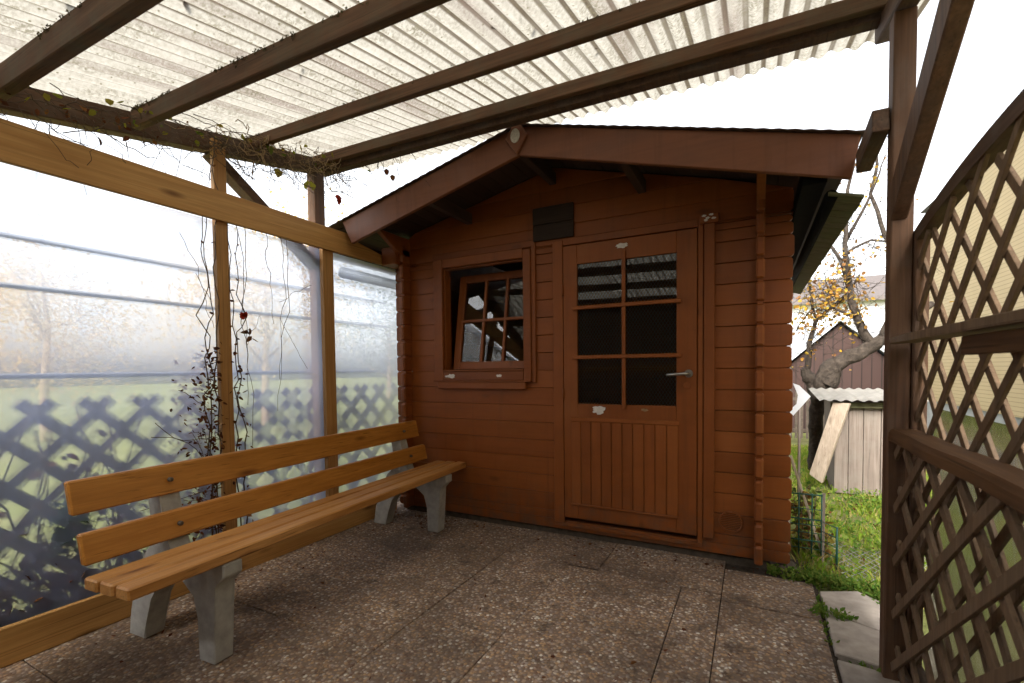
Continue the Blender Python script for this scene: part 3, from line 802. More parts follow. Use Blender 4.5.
# outer diagonal lattice fence
def lattice(yA,yB,z0,ztop,X,per,w,t,clipfun=None,slope=1.0):
    """two layers of diagonal laths in the plane x = X; returns two builders"""
    out=[]
    for s,xo in ((-1,0),(1,t+.001)):
        g=MB()
        c=-10.0
        while c < 10:
            # line: z = s*slope*(y-c)
            pts=[]
            n=60; seg=[]
            for i in range(n+1):
                y=yA+(yB-yA)*i/n; z=s*slope*(y-c)
                if z0<=z<=(ztop(y) if callable(ztop) else ztop): seg.append((y,z))
            # refine the ends analytically for constant tops
            if not callable(ztop):
                ya=c+z0/(s*slope); yb=c+ztop/(s*slope); lo,hi=min(ya,yb),max(ya,yb); lo=max(lo,yA); hi=min(hi,yB)
                seg=[(lo,s*slope*(lo-c)),(hi,s*slope*(hi-c))] if hi-lo>.01 else []
            if len(seg)>=2 and (abs(seg[0][0]-seg[-1][0])>.02):
                p,q=seg[0],seg[-1]
                g.beam((X+xo,p[0],p[1]),(X+xo,q[0],q[1]),w,t,(1,0,0),.0012)
            c+=per
        out.append(g)
    return out
lat = thing('lattice_fence', 'dark diagonal lattice fence with pointed lath tops seen dimly behind the plastic film', 'fence', (-3.0,1.2,0))
for g in lattice(-2.2,3.4,-.02,1.07,-2.99,.225,.056,.012): g.build('lath_layer', M['lath_out'], lat)
box(-3.03,-3.005,-2.2,3.4,.02,.09,.002).build('bottom_rail', M['lath_out'], lat)

# ------------------------------------------------------------------ park bench
bench = thing('park_bench', 'long wooden bench with two back planks on grey concrete legs before the film screen', 'bench', (-2.0,1.9,0))
import itertools
ang = math.atan2(.139,2.293)     # bench turned slightly
BO = Vector((-1.853,.765,0))
ca,sa = math.cos(ang), math.sin(ang)
def bp(u,v,z):   # u along the bench, v backwards from the front edge
    return (BO.x - sa*u - ca*v, BO.y + ca*u - sa*v, z)
def bbox(g,u0,u1,v0,v1,z0,z1,bev=.005,lean=0):
    g.hexa([bp(u0,v1,z0),bp(u0,v0,z0),bp(u1,v0,z0),bp(u1,v1,z0),bp(u0,v1+lean,z1),bp(u0,v0+lean,z1),bp(u1,v0+lean,z1),bp(u1,v1+lean,z1)],bev)
L=2.29
for k in range(3):
    g=MB(); v0=.0+k*.090; bbox(g,0-.004*k,L-.01*k,v0,v0+.078,.430,.475,.006); g.build('seat_plank', M['bench_seat'], bench)
g=MB(); bbox(g,.03,L-.035,.335,.365,.485,.600,.006,.028); g.build('back_plank', M['bench'], bench)
g=MB(); bbox(g,.025,L-.06,.395,.425,.668,.795,.006,.030); g.build('back_plank', M['bench'], bench)
for u in (.325,1.99):
    g=MB()
    prof=[(.075,.0),(.172,.0),(.165,.18),(.19,.27),(.26,.325),(.34,.335),(.42,.30),(.50,.20),(.54,.09),(.555,.0),(.675,.0),(.655,.12),(.60,.27),(.535,.40),(.455,.46),(.478,.60),(.508,.76),(.505,.775),(.432,.775),(.372,.50),(.340,.428),(.0,.428),(.0,.375),(.045,.345),(.06,.33)]
    A=[g.bm.verts.new(bp(u,v,z)) for v,z in prof]; B=[g.bm.verts.new(bp(u+.085,v,z)) for v,z in prof]
    n=len(prof)
    g.bm.faces.new(A); g.bm.faces.new(B[::-1])
    for i in range(n): g.bm.faces.new((A[i],B[i],B[(i+1)%n],A[(i+1)%n]))
    bmesh.ops.bevel(g.bm, geom=list(g.bm.edges), offset=.006, segments=1, affect='EDGES', clamp_overlap=True)
    leg=g.build('leg', M['concrete'], bench)
    for v,z in ((.352,.545),(.412,.732)):
        g=MB(); c=Vector(bp(u+.042,v-.018,z)); d=Vector((ca,sa,0))
        g.tube([c-d*.008,c+d*.006,c+d*.009],[.010,.010,.005],10); g.build('bolt', M['footing'], leg)

# ------------------------------------------------------------------ right hand lattice panel, handrail panel and shelf
pan = thing('lattice_screen', 'tall weathered wooden lattice panel with an arched top right of the post', 'lattice', (.56,1.3,0))
yc=1.25
def arch(y): return 1.655+.11*(1-((y-yc)/.93)**2)
for g in lattice(.33,2.20,.10,arch,.530,.175,.026,.010,None,1.05): g.build('lath_layer', M['lath'], pan)
g=MB(); n=24; inner=[]; outer=[]
for i in range(n+1):
    y=.30+1.955*i/n
    inner.append((y,arch(y)-.012)); outer.append((y,arch(y)+.036))
for (a,b,c,d) in zip(inner,inner[1:],outer,outer[1:]):
    g.hexa([(.519,a[0],a[1]),(.560,a[0],a[1]),(.560,b[0],b[1]),(.519,b[0],b[1]),(.519,c[0],c[1]),(.560,c[0],c[1]),(.560,d[0],d[1]),(.519,d[0],d[1])],0)
bmesh.ops.remove_doubles(g.bm, verts=g.bm.verts, dist=.0005)
g.build('arched_frame', M['old_y'], pan)
for ya,yb in ((2.165,2.258),(.30,.345)): box(.5178,.558,ya,yb,.04,1.66,.003).build('side_stile', M['old_z'], pan)
box(.5205,.557,.346,2.164,.04,.10,.003).build('bottom_rail', M['old_y'], pan)
g=MB(); gr=[]
for j in range(13):
    z=.06+.98*j/12; gr.append([g.bm.verts.new((.590+.006*noise.noise(Vector((y_*2.3,z*1.3,4))),y_,z)) for y_ in [.3+1.92*i/24 for i in range(25)]])
for j in range(12):
    for i in range(24): g.bm.faces.new((gr[j][i],gr[j][i+1],gr[j+1][i+1],gr[j+1][i]))
bmesh.ops.solidify(g.bm, geom=g.bm.faces[:], thickness=.0015)
for f in g.bm.faces: f.smooth=True
g.build('plastic_film', M['film'], pan)
low = thing('lattice_railing', 'low lattice railing with a worn brown handrail in front of the arched panel', 'railing', (.49,1.3,0))
for g in lattice(-.3,2.175,.03,.918,.474,.25,.032,.011,None,.80): g.build('lath_layer', M['lath'], low)
g=MB(); n=28; prev=None
for i in range(n):
    ya=2.188-2.5*i/n; yb=2.188-2.5*(i+1)/n
    def sec(y):
        w=.012*noise.noise(Vector((y*2.6,0,9))); h=.006*noise.noise(Vector((y*3.0,4,2)))
        return [(.452+w,y,.918+h),(.452+w*1.1,y,.946+h),(.460+w,y,.962+h),(.528,y,.965+h*.6),(.530,y,.918)]
    A=sec(ya); B=sec(yb)
    if prev is None: prev=[g.bm.verts.new(p) for p in A]; g.bm.faces.new(prev)
    cur=[g.bm.verts.new(p) for p in B]
    for k in range(5): g.bm.faces.new((prev[k],prev[(k+1)%5],cur[(k+1)%5],cur[k]))
    prev=cur
g.bm.faces.new(prev)
g.build('handrail', M['rail'], low)
box(.488,.505,-.3,2.17,.03,.09,.002).build('bottom_rail', M['old_y'], low)
sh = thing('wall_shelf', 'narrow weathered plank shelf fixed at eye level across the lattice panel', 'shelf', (.5,1.3,1.25))
MB().prism([(.445,2.15),(.517,2.15),(.517,.2),(.430,.2),(.430,1.9)],2,1.276,1.299,.004).build('shelf_board', M['lath'], sh)
box(.452,.474,.2,1.52,1.222,1.268,.003).build('batten', M['rail'], sh)

# ------------------------------------------------------------------ climbing plants and hanging twigs
def wander(p, q, n, amp, seed):
    p=Vector(p); q=Vector(q); out=[]
    for i in range(n+1):
        t=i/n; v=p.lerp(q,t)
        s=math.sin(math.pi*min(1,t*1.0+.0))*.6+.4
        v+=Vector((noise.noise(Vector((t*n*.42,seed,0))),noise.noise(Vector((t*n*.42,seed,7))),noise.noise(Vector((t*n*.42,seed,13)))))*amp*s
        out.append(v)
    return out
cr = thing('creeper_vine', 'dry Virginia creeper stems with brown leaves climbing the pale post by the bench', 'creeper', (-2.74,1.6,0))
g=MB(); gl=MB(); grd=MB()
for k in range(5):
    y0=1.60-.02*k if k<3 else 1.72+.03*(k-3)
    pts=wander((-2.742,y0-.03*rnd.random(),.25),(-2.742,y0+rnd.uniform(-.03,.03),2.12+(.35 if k==0 else 0)),26,.07,k*3.3)
    pts=[Vector((max(-2.75,min(-2.70,p.x)),p.y,p.z)) for p in pts]
    g.tube(pts,[.0042-.002*i/26 for i in range(27)],5)
    for p in pts:
        if p.z<1.35:
            for q in range(2): gl.leaf(p+Vector((rnd.uniform(0,.02),rnd.gauss(0,.015),rnd.gauss(0,.02))),rnd.uniform(.02,.04),(rnd.uniform(0,1),rnd.uniform(-1,1),rnd.uniform(-1,.3)))
        elif rnd.random()<.35: gl.leaf(p,rnd.uniform(.015,.03))
for i in range(1000):
    t=abs(rnd.gauss(0,.15)); z=.30+1.0*rnd.random()**1.25
    if z>1.2: t*=.4
    gl.leaf((rnd.choice((-2.745,-2.745,-2.85,-2.85,-2.85))+rnd.uniform(-.03,.04),1.600-t*(1.15-z*.5),z+rnd.gauss(0,.03)),rnd.uniform(.014,.036),(rnd.uniform(-.5,1),rnd.uniform(-1,1),rnd.uniform(-1.2,.3)))
for k in range(14):
    a=(-2.74,1.60,.35+rnd.random()*.7); b=(-2.735,1.60-rnd.uniform(.05,.45),a[2]+rnd.uniform(-.1,.35)); g.tube(wander(a,b,7,.04,k*1.9),.0018,4)
for (y,z) in ((1.80,1.47),(1.79,1.44),(1.81,1.42)):
    gl.leaf((-2.735,y,z),.05); gl.leaf((-2.735,y,z-.01),.045)
# tendrils right of the post, in front of the film
for y0,y1,z1 in ((1.78,1.77,1.0),(1.74,1.80,.75),(2.02,2.0,1.15),(2.06,1.98,.95),(1.92,1.96,1.5)):
    g.tube(wander((-2.725,y0,2.08),(-2.735,y1,z1),14,.05,y0*9+z1),[.0022]*8+[.0015]*7,4)
for p,q in (((-2.73,2.0,1.65),(-2.73,2.25,1.80)),((-2.73,2.0,1.55),(-2.73,2.2,1.22)),((-2.73,1.77,1.35),(-2.73,1.86,1.55)),((-2.73,1.5,1.75),(-2.73,1.58,1.45)),((-2.73,1.42,1.95),(-2.73,1.57,1.60))):
    g.tube(wander(p,q,8,.03,p[1]*5),.0014,4)
g.build('stem', M['twig'], cr); gl.build('leaves', M['dry_leaf'], cr)
g=MB()
for i in range(26): g.leaf((-2.725+rnd.gauss(0,.003),1.755+rnd.gauss(0,.003),1.54+rnd.gauss(0,.003)),.026,None,.95)
g.build('red_leaf', M['red_leaf'], cr)
# tangle over the wall beam and the rafter ends
tv = thing('vine_tangle', 'tangle of dry twigs and yellowing leaves along the dark beam where rafters end', 'vine', (-2.75,1.5,2.4))
g=MB(); gl=MB(); gd=MB()
for k in range(190):
    y=rnd.choice([rnd.gauss(1.75,.18),rnd.gauss(1.95,.22),rnd.gauss(2.33,.12),rnd.gauss(.95,.2)])
    x=-2.76+rnd.uniform(-.03,.10); z=zr(y)-rnd.uniform(.0,.10)
    p=Vector((x,y,z)); q=p+Vector((rnd.uniform(-.03,.22),rnd.gauss(0,.22),rnd.uniform(-.20,.02)))
    q.z=min(q.z,zr(q.y)-.01)
    g.tube(wander(p,q,8,.07,k*2.17),rnd.uniform(.0012,.0024),4)
g.build('twigs', M['twig'], tv); g=MB()
for k in range(34):   # twigs that hang down freely
    y=rnd.choice([rnd.uniform(.75,1.5),rnd.uniform(1.6,2.4)]); p=Vector((-2.80+rnd.uniform(0,.03),y,zr(y)-.09)); 
    q=p+Vector((rnd.uniform(-.03,.03),rnd.gauss(0,.10),-rnd.uniform(.10,.38)))
    g.tube(wander(p,q,8,.04,k*1.31+50),[.0016]*5+[.0009]*4,4)
tag(g.build('hanging_twigs', M['twig'], tv),None,None,None,'stuff'); g=MB()
for k in range(16):   # along the header over the shed gable
    x=rnd.uniform(-2.7,-1.9); p=Vector((x,2.42,2.60)); q=p+Vector((rnd.gauss(0,.08),rnd.uniform(0,.1),-rnd.uniform(.08,.28)))
    g.tube(wander(p,q,8,.05,k*1.77+90),[.0016]*5+[.0009]*4,4)
for k in range(70):
    y=rnd.choice([rnd.gauss(1.85,.2),rnd.gauss(2.33,.15),rnd.gauss(1.0,.2)]); z=zr(y)-rnd.uniform(.01,.10)
    gl.leaf((-2.74+rnd.uniform(-.02,.22),y,z),rnd.uniform(.02,.045),None,.7)
for (x,y,z) in ((-2.70,2.22,2.50),(-2.69,2.24,2.50),(-2.70,2.0,2.50),(-2.6,1.85,2.57)):
    gl.leaf((x,y,z),.07,(rnd.uniform(-.3,.3),rnd.uniform(-.3,.3),-1),.8)
for k in range(60):
    y=rnd.gauss(.95,.35); gd.leaf((-2.78+rnd.uniform(0,.14),y,zr(y)-rnd.uniform(.0,.14)),rnd.uniform(.02,.045),None,.6)
for (x,y,z) in ((-2.72,2.50,2.49),(-2.72,2.505,2.475),(-2.2,2.44,2.56),(-2.15,2.44,2.51),(-2.70,1.07,2.30)):
    gd.leaf((x,y,z),.045,(0,.2,-1),.8)
tag(g.build('header_twigs', M['twig'], tv),None,None,None,'stuff')
g=MB()
for k in range(70):
    y=rnd.choice([rnd.gauss(1.80,.12),rnd.gauss(1.95,.2),rnd.gauss(2.33,.08)]); p=Vector((-2.74+rnd.uniform(-.02,.18),y,zr(y)-rnd.uniform(0,.07))); q=p+Vector((rnd.uniform(-.05,.16),rnd.gauss(0,.15),-rnd.uniform(.02,.20))); g.tube(wander(p,q,8,.08,k*3.7),rnd.uniform(.0014,.0028),4)
g.build('straw_twigs', M['pale_twig'], tv); gl.build('leaves', M['lime_leaf'], tv); gd.build('withered_leaves', M['red_leaf'] if False else M['dry_leaf'], tv)
g=MB()
for k in range(5): g.leaf((-2.715,2.50+rnd.gauss(0,.006),2.49+rnd.gauss(0,.012)),.045,(rnd.gauss(0,.3),.1,-1),.8)
g.build('red_leaf', M['red_leaf'], tv)

# low shrub and dead leaves behind the film, left of the bench
sb = thing('ivy_bush', 'dark ivy and withered stems piled behind the film left of the bench', 'bush', (-2.95,.9,0))
g=MB(); gl=MB(); gd=MB()
for k in range(60):
    y=rnd.uniform(.2,1.5); p=(-2.88+rnd.uniform(-.06,.05),y,.0); q=(-2.87+rnd.uniform(-.06,.05),y+rnd.gauss(0,.35),rnd.uniform(.4,1.1))
    g.tube(wander(p,q,9,.09,k*2.9),rnd.uniform(.002,.005),4)
for k in range(1600):
    y=rnd.uniform(.1,1.7); z=abs(rnd.gauss(0,.27))
    if z>.95: continue
    gd.leaf((-2.88+rnd.uniform(-.07,.06),y,z),rnd.uniform(.03,.06),None,.7)
for k in range(90):
    a,b=rnd.choice([(.98,.56),(.95,.50),(.93,.42)]); gl.leaf((-2.84+rnd.uniform(-.02,.02),a+rnd.gauss(0,.035),b+rnd.gauss(0,.035)),rnd.uniform(.03,.05),None,.8)
g.build('stems', M['twig'], sb); gl.build('green_leaves', M['green_leaf'], sb); gd.build('dead_leaves', M['dry_leaf'], sb)

# ------------------------------------------------------------------ things beyond the right post
coop = thing('chicken_coop', 'small grey weathered plank coop under a pale corrugated cover beyond the lawn', 'coop', (1.3,5.4,0))
g=MB(); x=.70
while x<1.28:
    w=rnd.uniform(.105,.135); g.box(x,x+w-.004,5.35+rnd.uniform(-.003,.003),5.372,-.02,.845+rnd.uniform(-.006,.004),.003); x+=w
g.build('front_wall', M['grey_board'], coop)
g=MB(); g.box(.70,.722,5.374,6.1,-.02,.84,.003); g.box(1.28,1.30,5.374,6.1,-.02,.84,.003); g.box(.722,1.28,6.08,6.1,-.02,.84,.003); g.build('side_wall', M['grey_board'], coop)
box(.66,1.33,5.30,5.345,.80,.85,.003).build('roof_batten', M['moss_board'], coop)
g=MB(); n=96; A=[];B=[]
for i in range(n+1):
    x=.56+.80*i/n; z=.885+.008*math.cos(2*math.pi*x/.085)
    A.append(g.bm.verts.new((x,5.20,z-.01))); B.append(g.bm.verts.new((x,6.2,z+.06)))
for i in range(n): f=g.bm.faces.new((A[i],A[i+1],B[i+1],B[i])); f.smooth=True
r_=g.bm.faces[:]; bmesh.ops.solidify(g.bm, geom=r_, thickness=.006)
g.build('corrugated_cover', M['white_sheet'], coop)
lb = MB()
lb.hexa([(.485,5.24,.16),(.575,5.16,.10),(.595,5.19,.10),(.505,5.27,.16),(.67,5.26,.85),(.785,5.18,.85),(.805,5.21,.85),(.69,5.29,.85)],.003)
tag(lb.build('leaning_board', M['pale_board'], None, (.5,5.2,0)), 'pale planed board leaning aslant against the left end of the coop', 'board')

tree = thing('apple_tree', 'old gnarled apple tree with a forked trunk and a few yellow leaves behind the coop', 'tree', (.68,6.3,0))
Yt=6.4
trunk=[(.66,Yt,-.05),(.655,Yt,.35),(.66,Yt,.75),(.69,Yt-.02,.98),(.76,Yt-.03,1.14),(.90,Yt-.02,1.25),(1.08,Yt,1.35),(1.25,Yt+.02,1.47),(1.45,Yt+.05,1.66),(1.7,Yt+.1,1.85)]
g=MB()
def rough_tube(g,pts,rad,n=14,sub=6,amp=.22,seed=0):
    P=[];Q=[]
    for i in range(len(pts)-1):
        for k in range(sub):
            t=k/sub; P.append(Vector(pts[i]).lerp(Vector(pts[i+1]),t)); Q.append(rad[i]*(1-t)+rad[i+1]*t)
    P.append(Vector(pts[-1])); Q.append(rad[-1])
    nv=len(g.bm.verts); g.tube(P,Q,n)
    g.bm.verts.ensure_lookup_table()
    for i,v in enumerate(g.bm.verts[nv:]):
        ring=min(i//n,len(P)-1); d=v.co-P[ring]
        s=noise.noise(v.co*9+Vector((seed,0,0)))*amp+noise.noise(v.co*26+Vector((0,seed,0)))*amp*.5
        v.co=P[ring]+d*(1+s)
rough_tube(g,trunk,[.085,.072,.075,.10,.098,.078,.07,.064,.055,.04],14,6,.3,1)
rough_tube(g,[(.67,Yt,.85),(.60,Yt,1.02),(.55,Yt-.02,1.12),(.52,Yt-.03,1.17)],[.075,.07,.06,.04],12,5,.35,4)
rough_tube(g,[(.76,Yt-.04,.98),(.80,Yt-.05,1.05),(.83,Yt-.06,1.16),(.86,Yt-.05,1.22)],[.09,.085,.06,.04],12,5,.4,6)
g.build('trunk', M['bark'], tree)
g=MB(); tips=[]
limbs=[([(1.16,Yt,1.42),(1.02,Yt-.05,1.70),(.93,Yt-.1,2.05),(.90,Yt-.1,2.4),(.92,Yt,3.0),(.98,Yt,3.7)],.05,.012),
       ([(.55,Yt-.02,1.12),(.58,Yt-.02,1.45),(.66,Yt,1.72),(.86,Yt,1.95),(1.05,Yt,2.2)],.035,.01),
       ([(1.25,Yt,1.47),(1.35,Yt,1.9),(1.30,Yt,2.5),(1.15,Yt,3.1),(1.2,Yt,3.8)],.04,.01),
       ([(.93,Yt-.1,2.05),(.78,Yt-.1,2.5),(.70,Yt-.15,3.0),(.55,Yt-.2,3.4)],.022,.006),
       ([(.92,Yt,2.6),(1.1,Yt-.1,3.0),(1.22,Yt-.2,3.4)],.02,.005),
       ([(1.02,Yt-.05,1.7),(.8,Yt-.1,1.85),(.6,Yt-.1,1.8),(.45,Yt-.1,1.6)],.018,.005),
       ([(.90,Yt-.1,2.4),(1.12,Yt-.15,2.55),(1.3,Yt-.2,2.5),(1.42,Yt-.2,2.2)],.016,.005),
       ([(.66,Yt,1.72),(.56,Yt-.1,2.2),(.62,Yt-.1,2.7),(.8,Yt-.1,3.0)],.016,.005)]
for pts,r0,r1 in limbs:
    P=[]
    for i in range(len(pts)-1):
        for k in range(5):
            t=k/5; v=Vector(pts[i]).lerp(Vector(pts[i+1]),t); v+=Vector((noise.noise(v*3.1),noise.noise(v*3.1+Vector((9,0,0))),noise.noise(v*3.1+Vector((0,9,0)))))*.05; P.append(v)
    P.append(Vector(pts[-1])); P[0]=Vector(pts[0])
    g.tube(P,[r0+(r1-r0)*i/(len(P)-1) for i in range(len(P))],7)
    tips+=P
for k in range(430):
    p=rnd.choice(tips); d=Vector((rnd.gauss(0,1),rnd.gauss(0,.6),rnd.gauss(0.1,.8))).normalized(); Lt=rnd.uniform(.15,.55)
    pts=wander(p,p+d*Lt+Vector((0,0,-.06)),6,.06,k*1.13)
    g.tube(pts,[.0034-.0026*i/6 for i in range(7)],4)
    tips_k=pts[2:]
    for q in tips_k:
        if rnd.random()<.2: tips.append(q)
g.build('limbs', M['bark'], tree)
g=MB(); tw=[p for p in tips]
for k in range(1500):
    p=rnd.choice(tw)
    c=Vector((.72,Yt,2.0))
    if (p-c).length>.42 and rnd.random()<.78: continue
    g.leaf(p+Vector((rnd.gauss(0,.05),rnd.gauss(0,.05),rnd.gauss(-.02,.05))),rnd.uniform(.03,.062),(rnd.gauss(0,1),rnd.gauss(0,1),rnd.gauss(-.6,.6)),.7)
g.build('crown', M['yellow_leaf'], tree)

barn = thing('barn', 'red brown plank barn gable with grey metal roof behind the apple tree', 'barn', (1.4,10,0))
YB2=10.0; ax,az=1.36,1.93; sl=.93
g=MB(); g.prism([(ax-1.75,-.1),(ax+1.75,-.1),(ax+1.75,az-1.75*sl),(ax,az),(ax-1.75,az-1.75*sl)],1,YB2,YB2+4,0); g.build('gable_wall', M['barn_board'], barn)
for s in (1,-1):
    g=MB(); e=1.95
    a=(ax,az+.05); b=(ax+s*e,az+.05-e*sl)
    g.hexa([(a[0],YB2-.12,a[1]),(b[0],YB2-.12,b[1]),(b[0],YB2+4.2,b[1]),(a[0],YB2+4.2,a[1]),(a[0],YB2-.12,a[1]+.055),(b[0],YB2-.12,b[1]+.055),(b[0],YB2+4.2,b[1]+.055),(a[0],YB2+4.2,a[1]+.055)],0)
    g.build('roof', M['grey_metal'], barn)
for x in (1.25,1.62,1.95):
    box(x,x+.28,YB2-.03,YB2-.002,.42,.56,.01).build('shutter', M['moss_board'], barn)

house = thing('white_house', 'tall white rendered house with dark tiled roof far behind the barn', 'house', (3,22,0))
hx0,hx1,HY=-2.5,9.0,22.0
box(hx0,hx1,HY,HY+8,-.1,3.75,0).build('wall', M['white_wall'], house)
g=MB(); g.prism([(HY-.5,3.60),(HY+4,5.0),(HY+8.5,3.60),(HY+8.5,3.75),(HY+4,5.2),(HY-.5,3.75)],0,hx0-.4,hx1+.4,0); g.build('roof', M['dark_tile'], house)
for wx,wz in ((3.3,1.6),(1.0,1.6),(5.6,1.6)):
    w=MB(); w.box(wx,wx+1.0,HY-.05,HY-.002,wz,wz+.08,0); w.box(wx,wx+1.0,HY-.05,HY-.002,wz+1.1,wz+1.18,0); w.box(wx,wx+.08,HY-.05,HY-.002,wz+.081,wz+1.099,0); w.box(wx+.92,wx+1.0,HY-.05,HY-.002,wz+.081,wz+1.099,0); w.box(wx+.47,wx+.53,HY-.05,HY-.002,wz+.081,wz+1.099,0)
    w=w.build('window', M['plinth'], house)
    box(wx+.081,wx+.469,HY-.02,HY-.003,wz+.081,wz+1.099,0).build('pane', M['pipe'], w)
    box(wx+.531,wx+.919,HY-.02,HY-.003,wz+.081,wz+1.099,0).build('pane', M['pipe'], w)

cream = thing('cream_house', 'long cream ribbed house wall on a grey plinth seen through the right lattice', 'house', (2.4,5,0))
box(2.34,7,-6,9.2,.665,3.55,0).build('cladding', M['cream_siding'], cream)
box(2.36,6.98,-5.98,9.18,-.1,.664,0).build('plinth', M['plinth'], cream)
g=MB(); g.hexa([(2.30,-6.3,3.56),(7.3,-6.3,3.56),(7.3,9.5,3.56),(2.30,9.5,3.56),(4.4,-6.3,4.2),(4.9,-6.3,4.2),(4.9,9.5,4.2),(4.4,9.5,4.2)],0); g.build('roof', M['dark_tile'], cream)

pal = thing('paling_fence', 'dark grey slim paling fence between shed corner and tree trunk', 'fence', (.5,8.6,0))
g=MB(); x=-.6
while x<1.0: g.box(x,x+.035,8.6,8.62,.05,.80,.002); x+=.075
g.build('palings', M['footing'], pal); g=MB(); g.box(-.6,1.0,8.622,8.65,.15,.2,0); g.box(-.6,1.0,8.622,8.65,.65,.7,0); g.build('rail', M['footing'], pal)
wp = MB(); wp.hexa([(.33,5.0,.78),(.41,5.0,.86),(.42,5.02,.86),(.34,5.02,.78),(.37,5.0,1.0),(.40,5.0,1.02),(.41,5.02,1.02),(.38,5.02,1.0)],0)
wp.bm.clear(); wp.prism([(.30,.78),(.36,.85),(.37,.93),(.33,1.04),(.38,1.02),(.47,.92),(.38,.80),(.335,.74)],1,5.0,5.006,0)
wp = tag(wp.build('metal_plate', M['white_paint'], None, (.38,5,.9)), 'small bent white metal plate on a stick peeking past the shed corner', 'plate')
g=MB(); g.tube([(.385,5.012,-.03),(.385,5.012,1.0)],.012,6); g.build('stick', M['grey_board'], wp)

# green wire panel, stakes and a rolled mesh
gw = thing('wire_fence', 'green coated wire fence panel standing in weeds beside the shed corner', 'wire fence', (.36,3.4,0))
g=MB(); Yw=3.42
g.tube([(.452,Yw-.1,-.03),(.452,Yw-.1,.235)],.006,8); g.build('edge_wire', M['green_wire'], gw)
g=MB()
for x,zt in ((.265,.40),(.335,.40),(.385,.40)): g.tube([(x,Yw,-.03),(x,Yw,zt)],.0042,6)
for z,x1 in ((.392,.39),(.235,.39),(.10,.39)): g.tube([(.20,Yw,z),(x1,Yw,z)],.0045,6)
for z in (.23,.17,.11,.05): g.tube([(.385,Yw,z),(.452,Yw-.1,z)],.0028,6)
for z in (.30,.20,.15,.05): g.tube([(.20,Yw,z),(.39,Yw,z)],.0025,6)
g.build('wire_grid', M['green_wire'], gw)
st = MB().beam((.395,Yw+.03,-.04),(.398,Yw+.03,.40),.024,.018,(1,0,0)); tag(st.build('wooden_stake', M['grey_board'], None, (.395,Yw+.03,0)), 'upright grey wooden stake tied to the green wire panel', 'stake', 'garden stakes')
st = MB().beam((.40,Yw+.06,.0),(.22,Yw+.06,.62),.016,.012,(0,1,0)); tag(st.build('wooden_stake', M['pale_board'], None, (.4,Yw+.06,0)), 'thin pale stake leaning aslant behind the green wire panel', 'stake', 'garden stakes')
g=MB()
for s in (1,-1):
    c=-1.2
    while c<1.2:
        pts=[]
        for i in range(9):
            t=i/8; y=3.15+.5*t; x=.5+c*.8+s*t*.35
            if .46<x<1.15: pts.append((x,y,.0+.05*t+.03*math.sin(x*7)))
        if len(pts)>1: g.tube(pts,.002,4)
        c+=.055
tag(g.build('mesh_strip', M['grey_wire'], None, (.8,3.4,0)), 'flattened strip of grey wire mesh lying at the lawn edge', 'wire mesh')
# stalks behind the wire panel
pl = thing('garden_plant', 'half withered leafy plant growing up behind the green wire panel', 'plant', (.33,3.5,0))
g=MB(); gl=MB()
for k in range(16):
    x=rnd.uniform(.24,.46); y=rnd.uniform(3.46,3.62); h=rnd.uniform(.15,.40); pts=wander((x,y,-.03),(x+rnd.gauss(0,.04),y,h),6,.03,k); g.tube(pts,.002,4)
    for p in pts[1:]:
        for q in range(2): gl.leaf(p,rnd.uniform(.03,.06),(rnd.gauss(0,1),rnd.gauss(0,1),rnd.gauss(-.3,.5)),.6)
g.build('stem', M['twig'], pl); gl.build('leaves', leafmat('withering_plant_leaves',[(.13,.16,.03),(.30,.20,.05),(.16,.07,.03),(.07,.11,.03)],.35), pl)

# ------------------------------------------------------------------ beyond the film: trees and hedge
def bgtree(x,y,h,r,mat,label,seed,n=9000,cat='tree'):
    q=random.Random(seed)
    t=thing('garden_tree',label,cat,(x,y,0),'trees beyond the film')
    g=MB(); 
    P=[(x,y,-.05),(x+.05,y,h*.3),(x,y+.1,h*.6),(x+.1,y,h*.9)]
    rough_tube(g,P,[.09,.07,.04,.015],8,4,.15,seed)
    ends=[]
    for k in range(14):
        a=q.uniform(0,6.28); z0=h*q.uniform(.25,.7); e=(x+r*.8*math.cos(a)*q.uniform(.5,1),y+r*.8*math.sin(a)*q.uniform(.5,1),z0+h*q.uniform(.1,.35)); g.tube(wander((x,y,z0),e,6,.15,seed+k),[.022,.02,.018,.014,.012,.01,.006],5); ends.append(Vector(e))
    g.build('trunk',M['pale_twig'],t)
    g=MB()
    cl=[e+Vector((q.gauss(0,.2),q.gauss(0,.2),q.gauss(0,.2)))*r for e in ends for _ in range(2)]
    for k in range(n):
        c=q.choice(cl); s=r*.32
        g.leaf(c+Vector((q.gauss(0,s),q.gauss(0,s),q.gauss(0,s*.8))),q.uniform(.035,.07),(q.gauss(0,1),q.gauss(0,1),q.gauss(-.3,.8)),.7)
    g.build('crown',mat,t)
bgtree(-9.0,6.2,3.9,1.5,M['autumn'],'yellow leaved autumn tree glowing through the film left of the creeper post',21)
bgtree(-11.5,3.6,3.4,1.3,M['autumn'],'smaller orange tinged tree at the far left behind the film',33)
bgtree(-10.0,11.0,3.4,1.5,M['hedge'],'green tree furthest back, seen through the film by the shed',45)
# ------------------------------------------------------------------ behind the camera (only seen mirrored in the panes)
fn = thing('plank_wall', 'weathered plank wall closing the camera end of the pergola, mirrored in the door panes', 'wall', (-.5,-.85,0))
g=MB(); x=-2.65
while x<.9: g.box(x,x+.14,-.87,-.85,.0,2.066,.002); x+=.14
g.build('planks', M['grey_board'], fn); box(-2.65,.9,-.845,-.81,1.15,1.22,.003).build('rail', M['light_y'], fn)

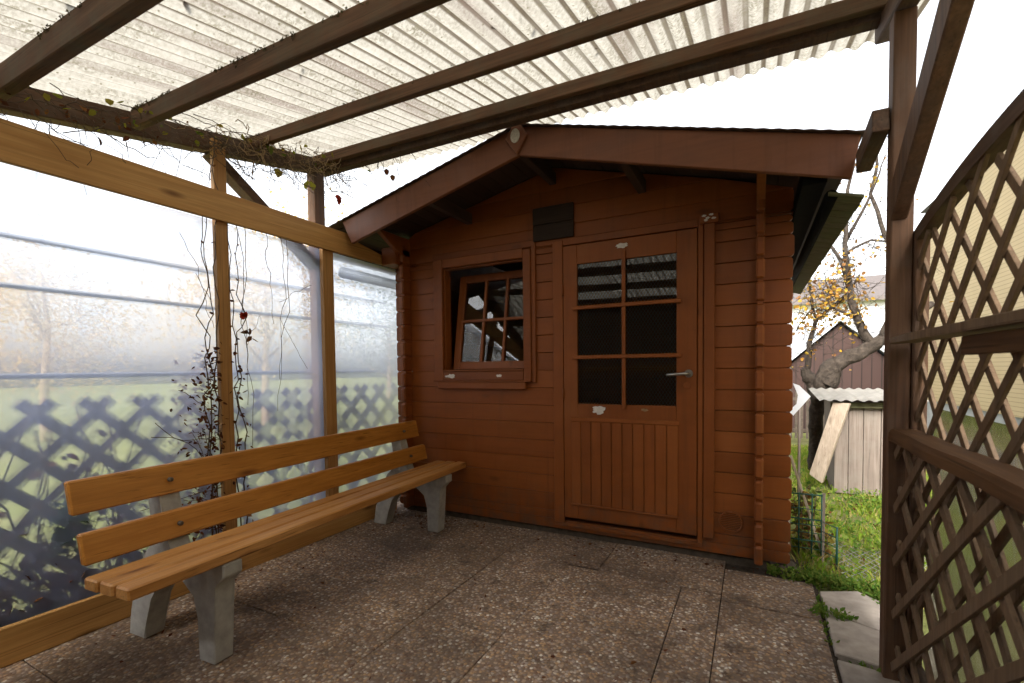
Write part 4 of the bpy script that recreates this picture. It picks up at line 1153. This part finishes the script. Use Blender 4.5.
# ------------------------------------------------------------------ camera
cam = bpy.data.cameras.new('Camera'); co = bpy.data.objects.new('Camera', cam); col.objects.link(co)
yaw,pit,roll = 4.78146244e-01,-3.47163533e-02,-1.11962950e-02
fw = Vector((-math.sin(yaw)*math.cos(pit), math.cos(yaw)*math.cos(pit), math.sin(pit)))
r0 = Vector((math.cos(yaw),math.sin(yaw),0)); u0 = r0.cross(fw)
rr = r0*math.cos(roll)+u0*math.sin(roll); uu = -r0*math.sin(roll)+u0*math.cos(roll)
mat = Matrix((rr,uu,-fw)).transposed().to_4x4(); mat.translation = (0,0,1.2)
co.matrix_world = mat
cam.sensor_width = 36; cam.lens = 464.8/1024*36
cam.shift_y = (385.145-341.5)/1024
cam.clip_start=.02; cam.clip_end=400
cam.dof.use_dof=True; cam.dof.focus_distance=2.9; cam.dof.aperture_fstop=4.0
sc.camera = co

# ------------------------------------------------------------------ light
w = bpy.data.worlds.new('World'); sc.world = w; w.use_nodes=True
nt = w.node_tree; nt.nodes.clear()
out = nt.nodes.new('ShaderNodeOutputWorld'); bg = nt.nodes.new('ShaderNodeBackground')
sky = nt.nodes.new('ShaderNodeTexSky'); sky.sky_type='NISHITA'; sky.sun_disc=False
SE, SA = R(38), R(180)
sky.sun_elevation=SE; sky.sun_rotation=SA; sky.dust_density=4; sky.air_density=1.2; sky.ozone_density=.6
hs = nt.nodes.new('ShaderNodeHueSaturation'); hs.inputs['Saturation'].default_value=.22
nt.links.new(sky.outputs[0],hs.inputs['Color']); nt.links.new(hs.outputs[0],bg.inputs[0]); nt.links.new(bg.outputs[0],out.inputs[0])
bg.inputs[1].default_value=.15
sun = bpy.data.lights.new('Sun','SUN'); so = bpy.data.objects.new('Sun',sun); col.objects.link(so)
sun.energy=2.0; sun.angle=R(22); sun.color=(1,.95,.87)
d = Vector((math.sin(SA)*math.cos(SE), math.cos(SA)*math.cos(SE), math.sin(SE)))
so.rotation_euler = (-d).to_track_quat('-Z','Y').to_euler(); so.location=(-6,6,8)

vs = sc.view_settings; sc.display_settings.display_device='sRGB'
vs.view_transform='Standard'; vs.look='None'; vs.gamma=1; vs.use_curve_mapping=False
vs.exposure=2.0
cy = sc.cycles; cy.use_denoising=True; cy.max_bounces=10; cy.diffuse_bounces=5; cy.glossy_bounces=4; cy.transmission_bounces=6; cy.transparent_max_bounces=16
cy.caustics_reflective=False; cy.caustics_refractive=True; cy.sample_clamp_indirect=8
for o in bpy.data.objects:
    if '_b' in o: del o['_b']
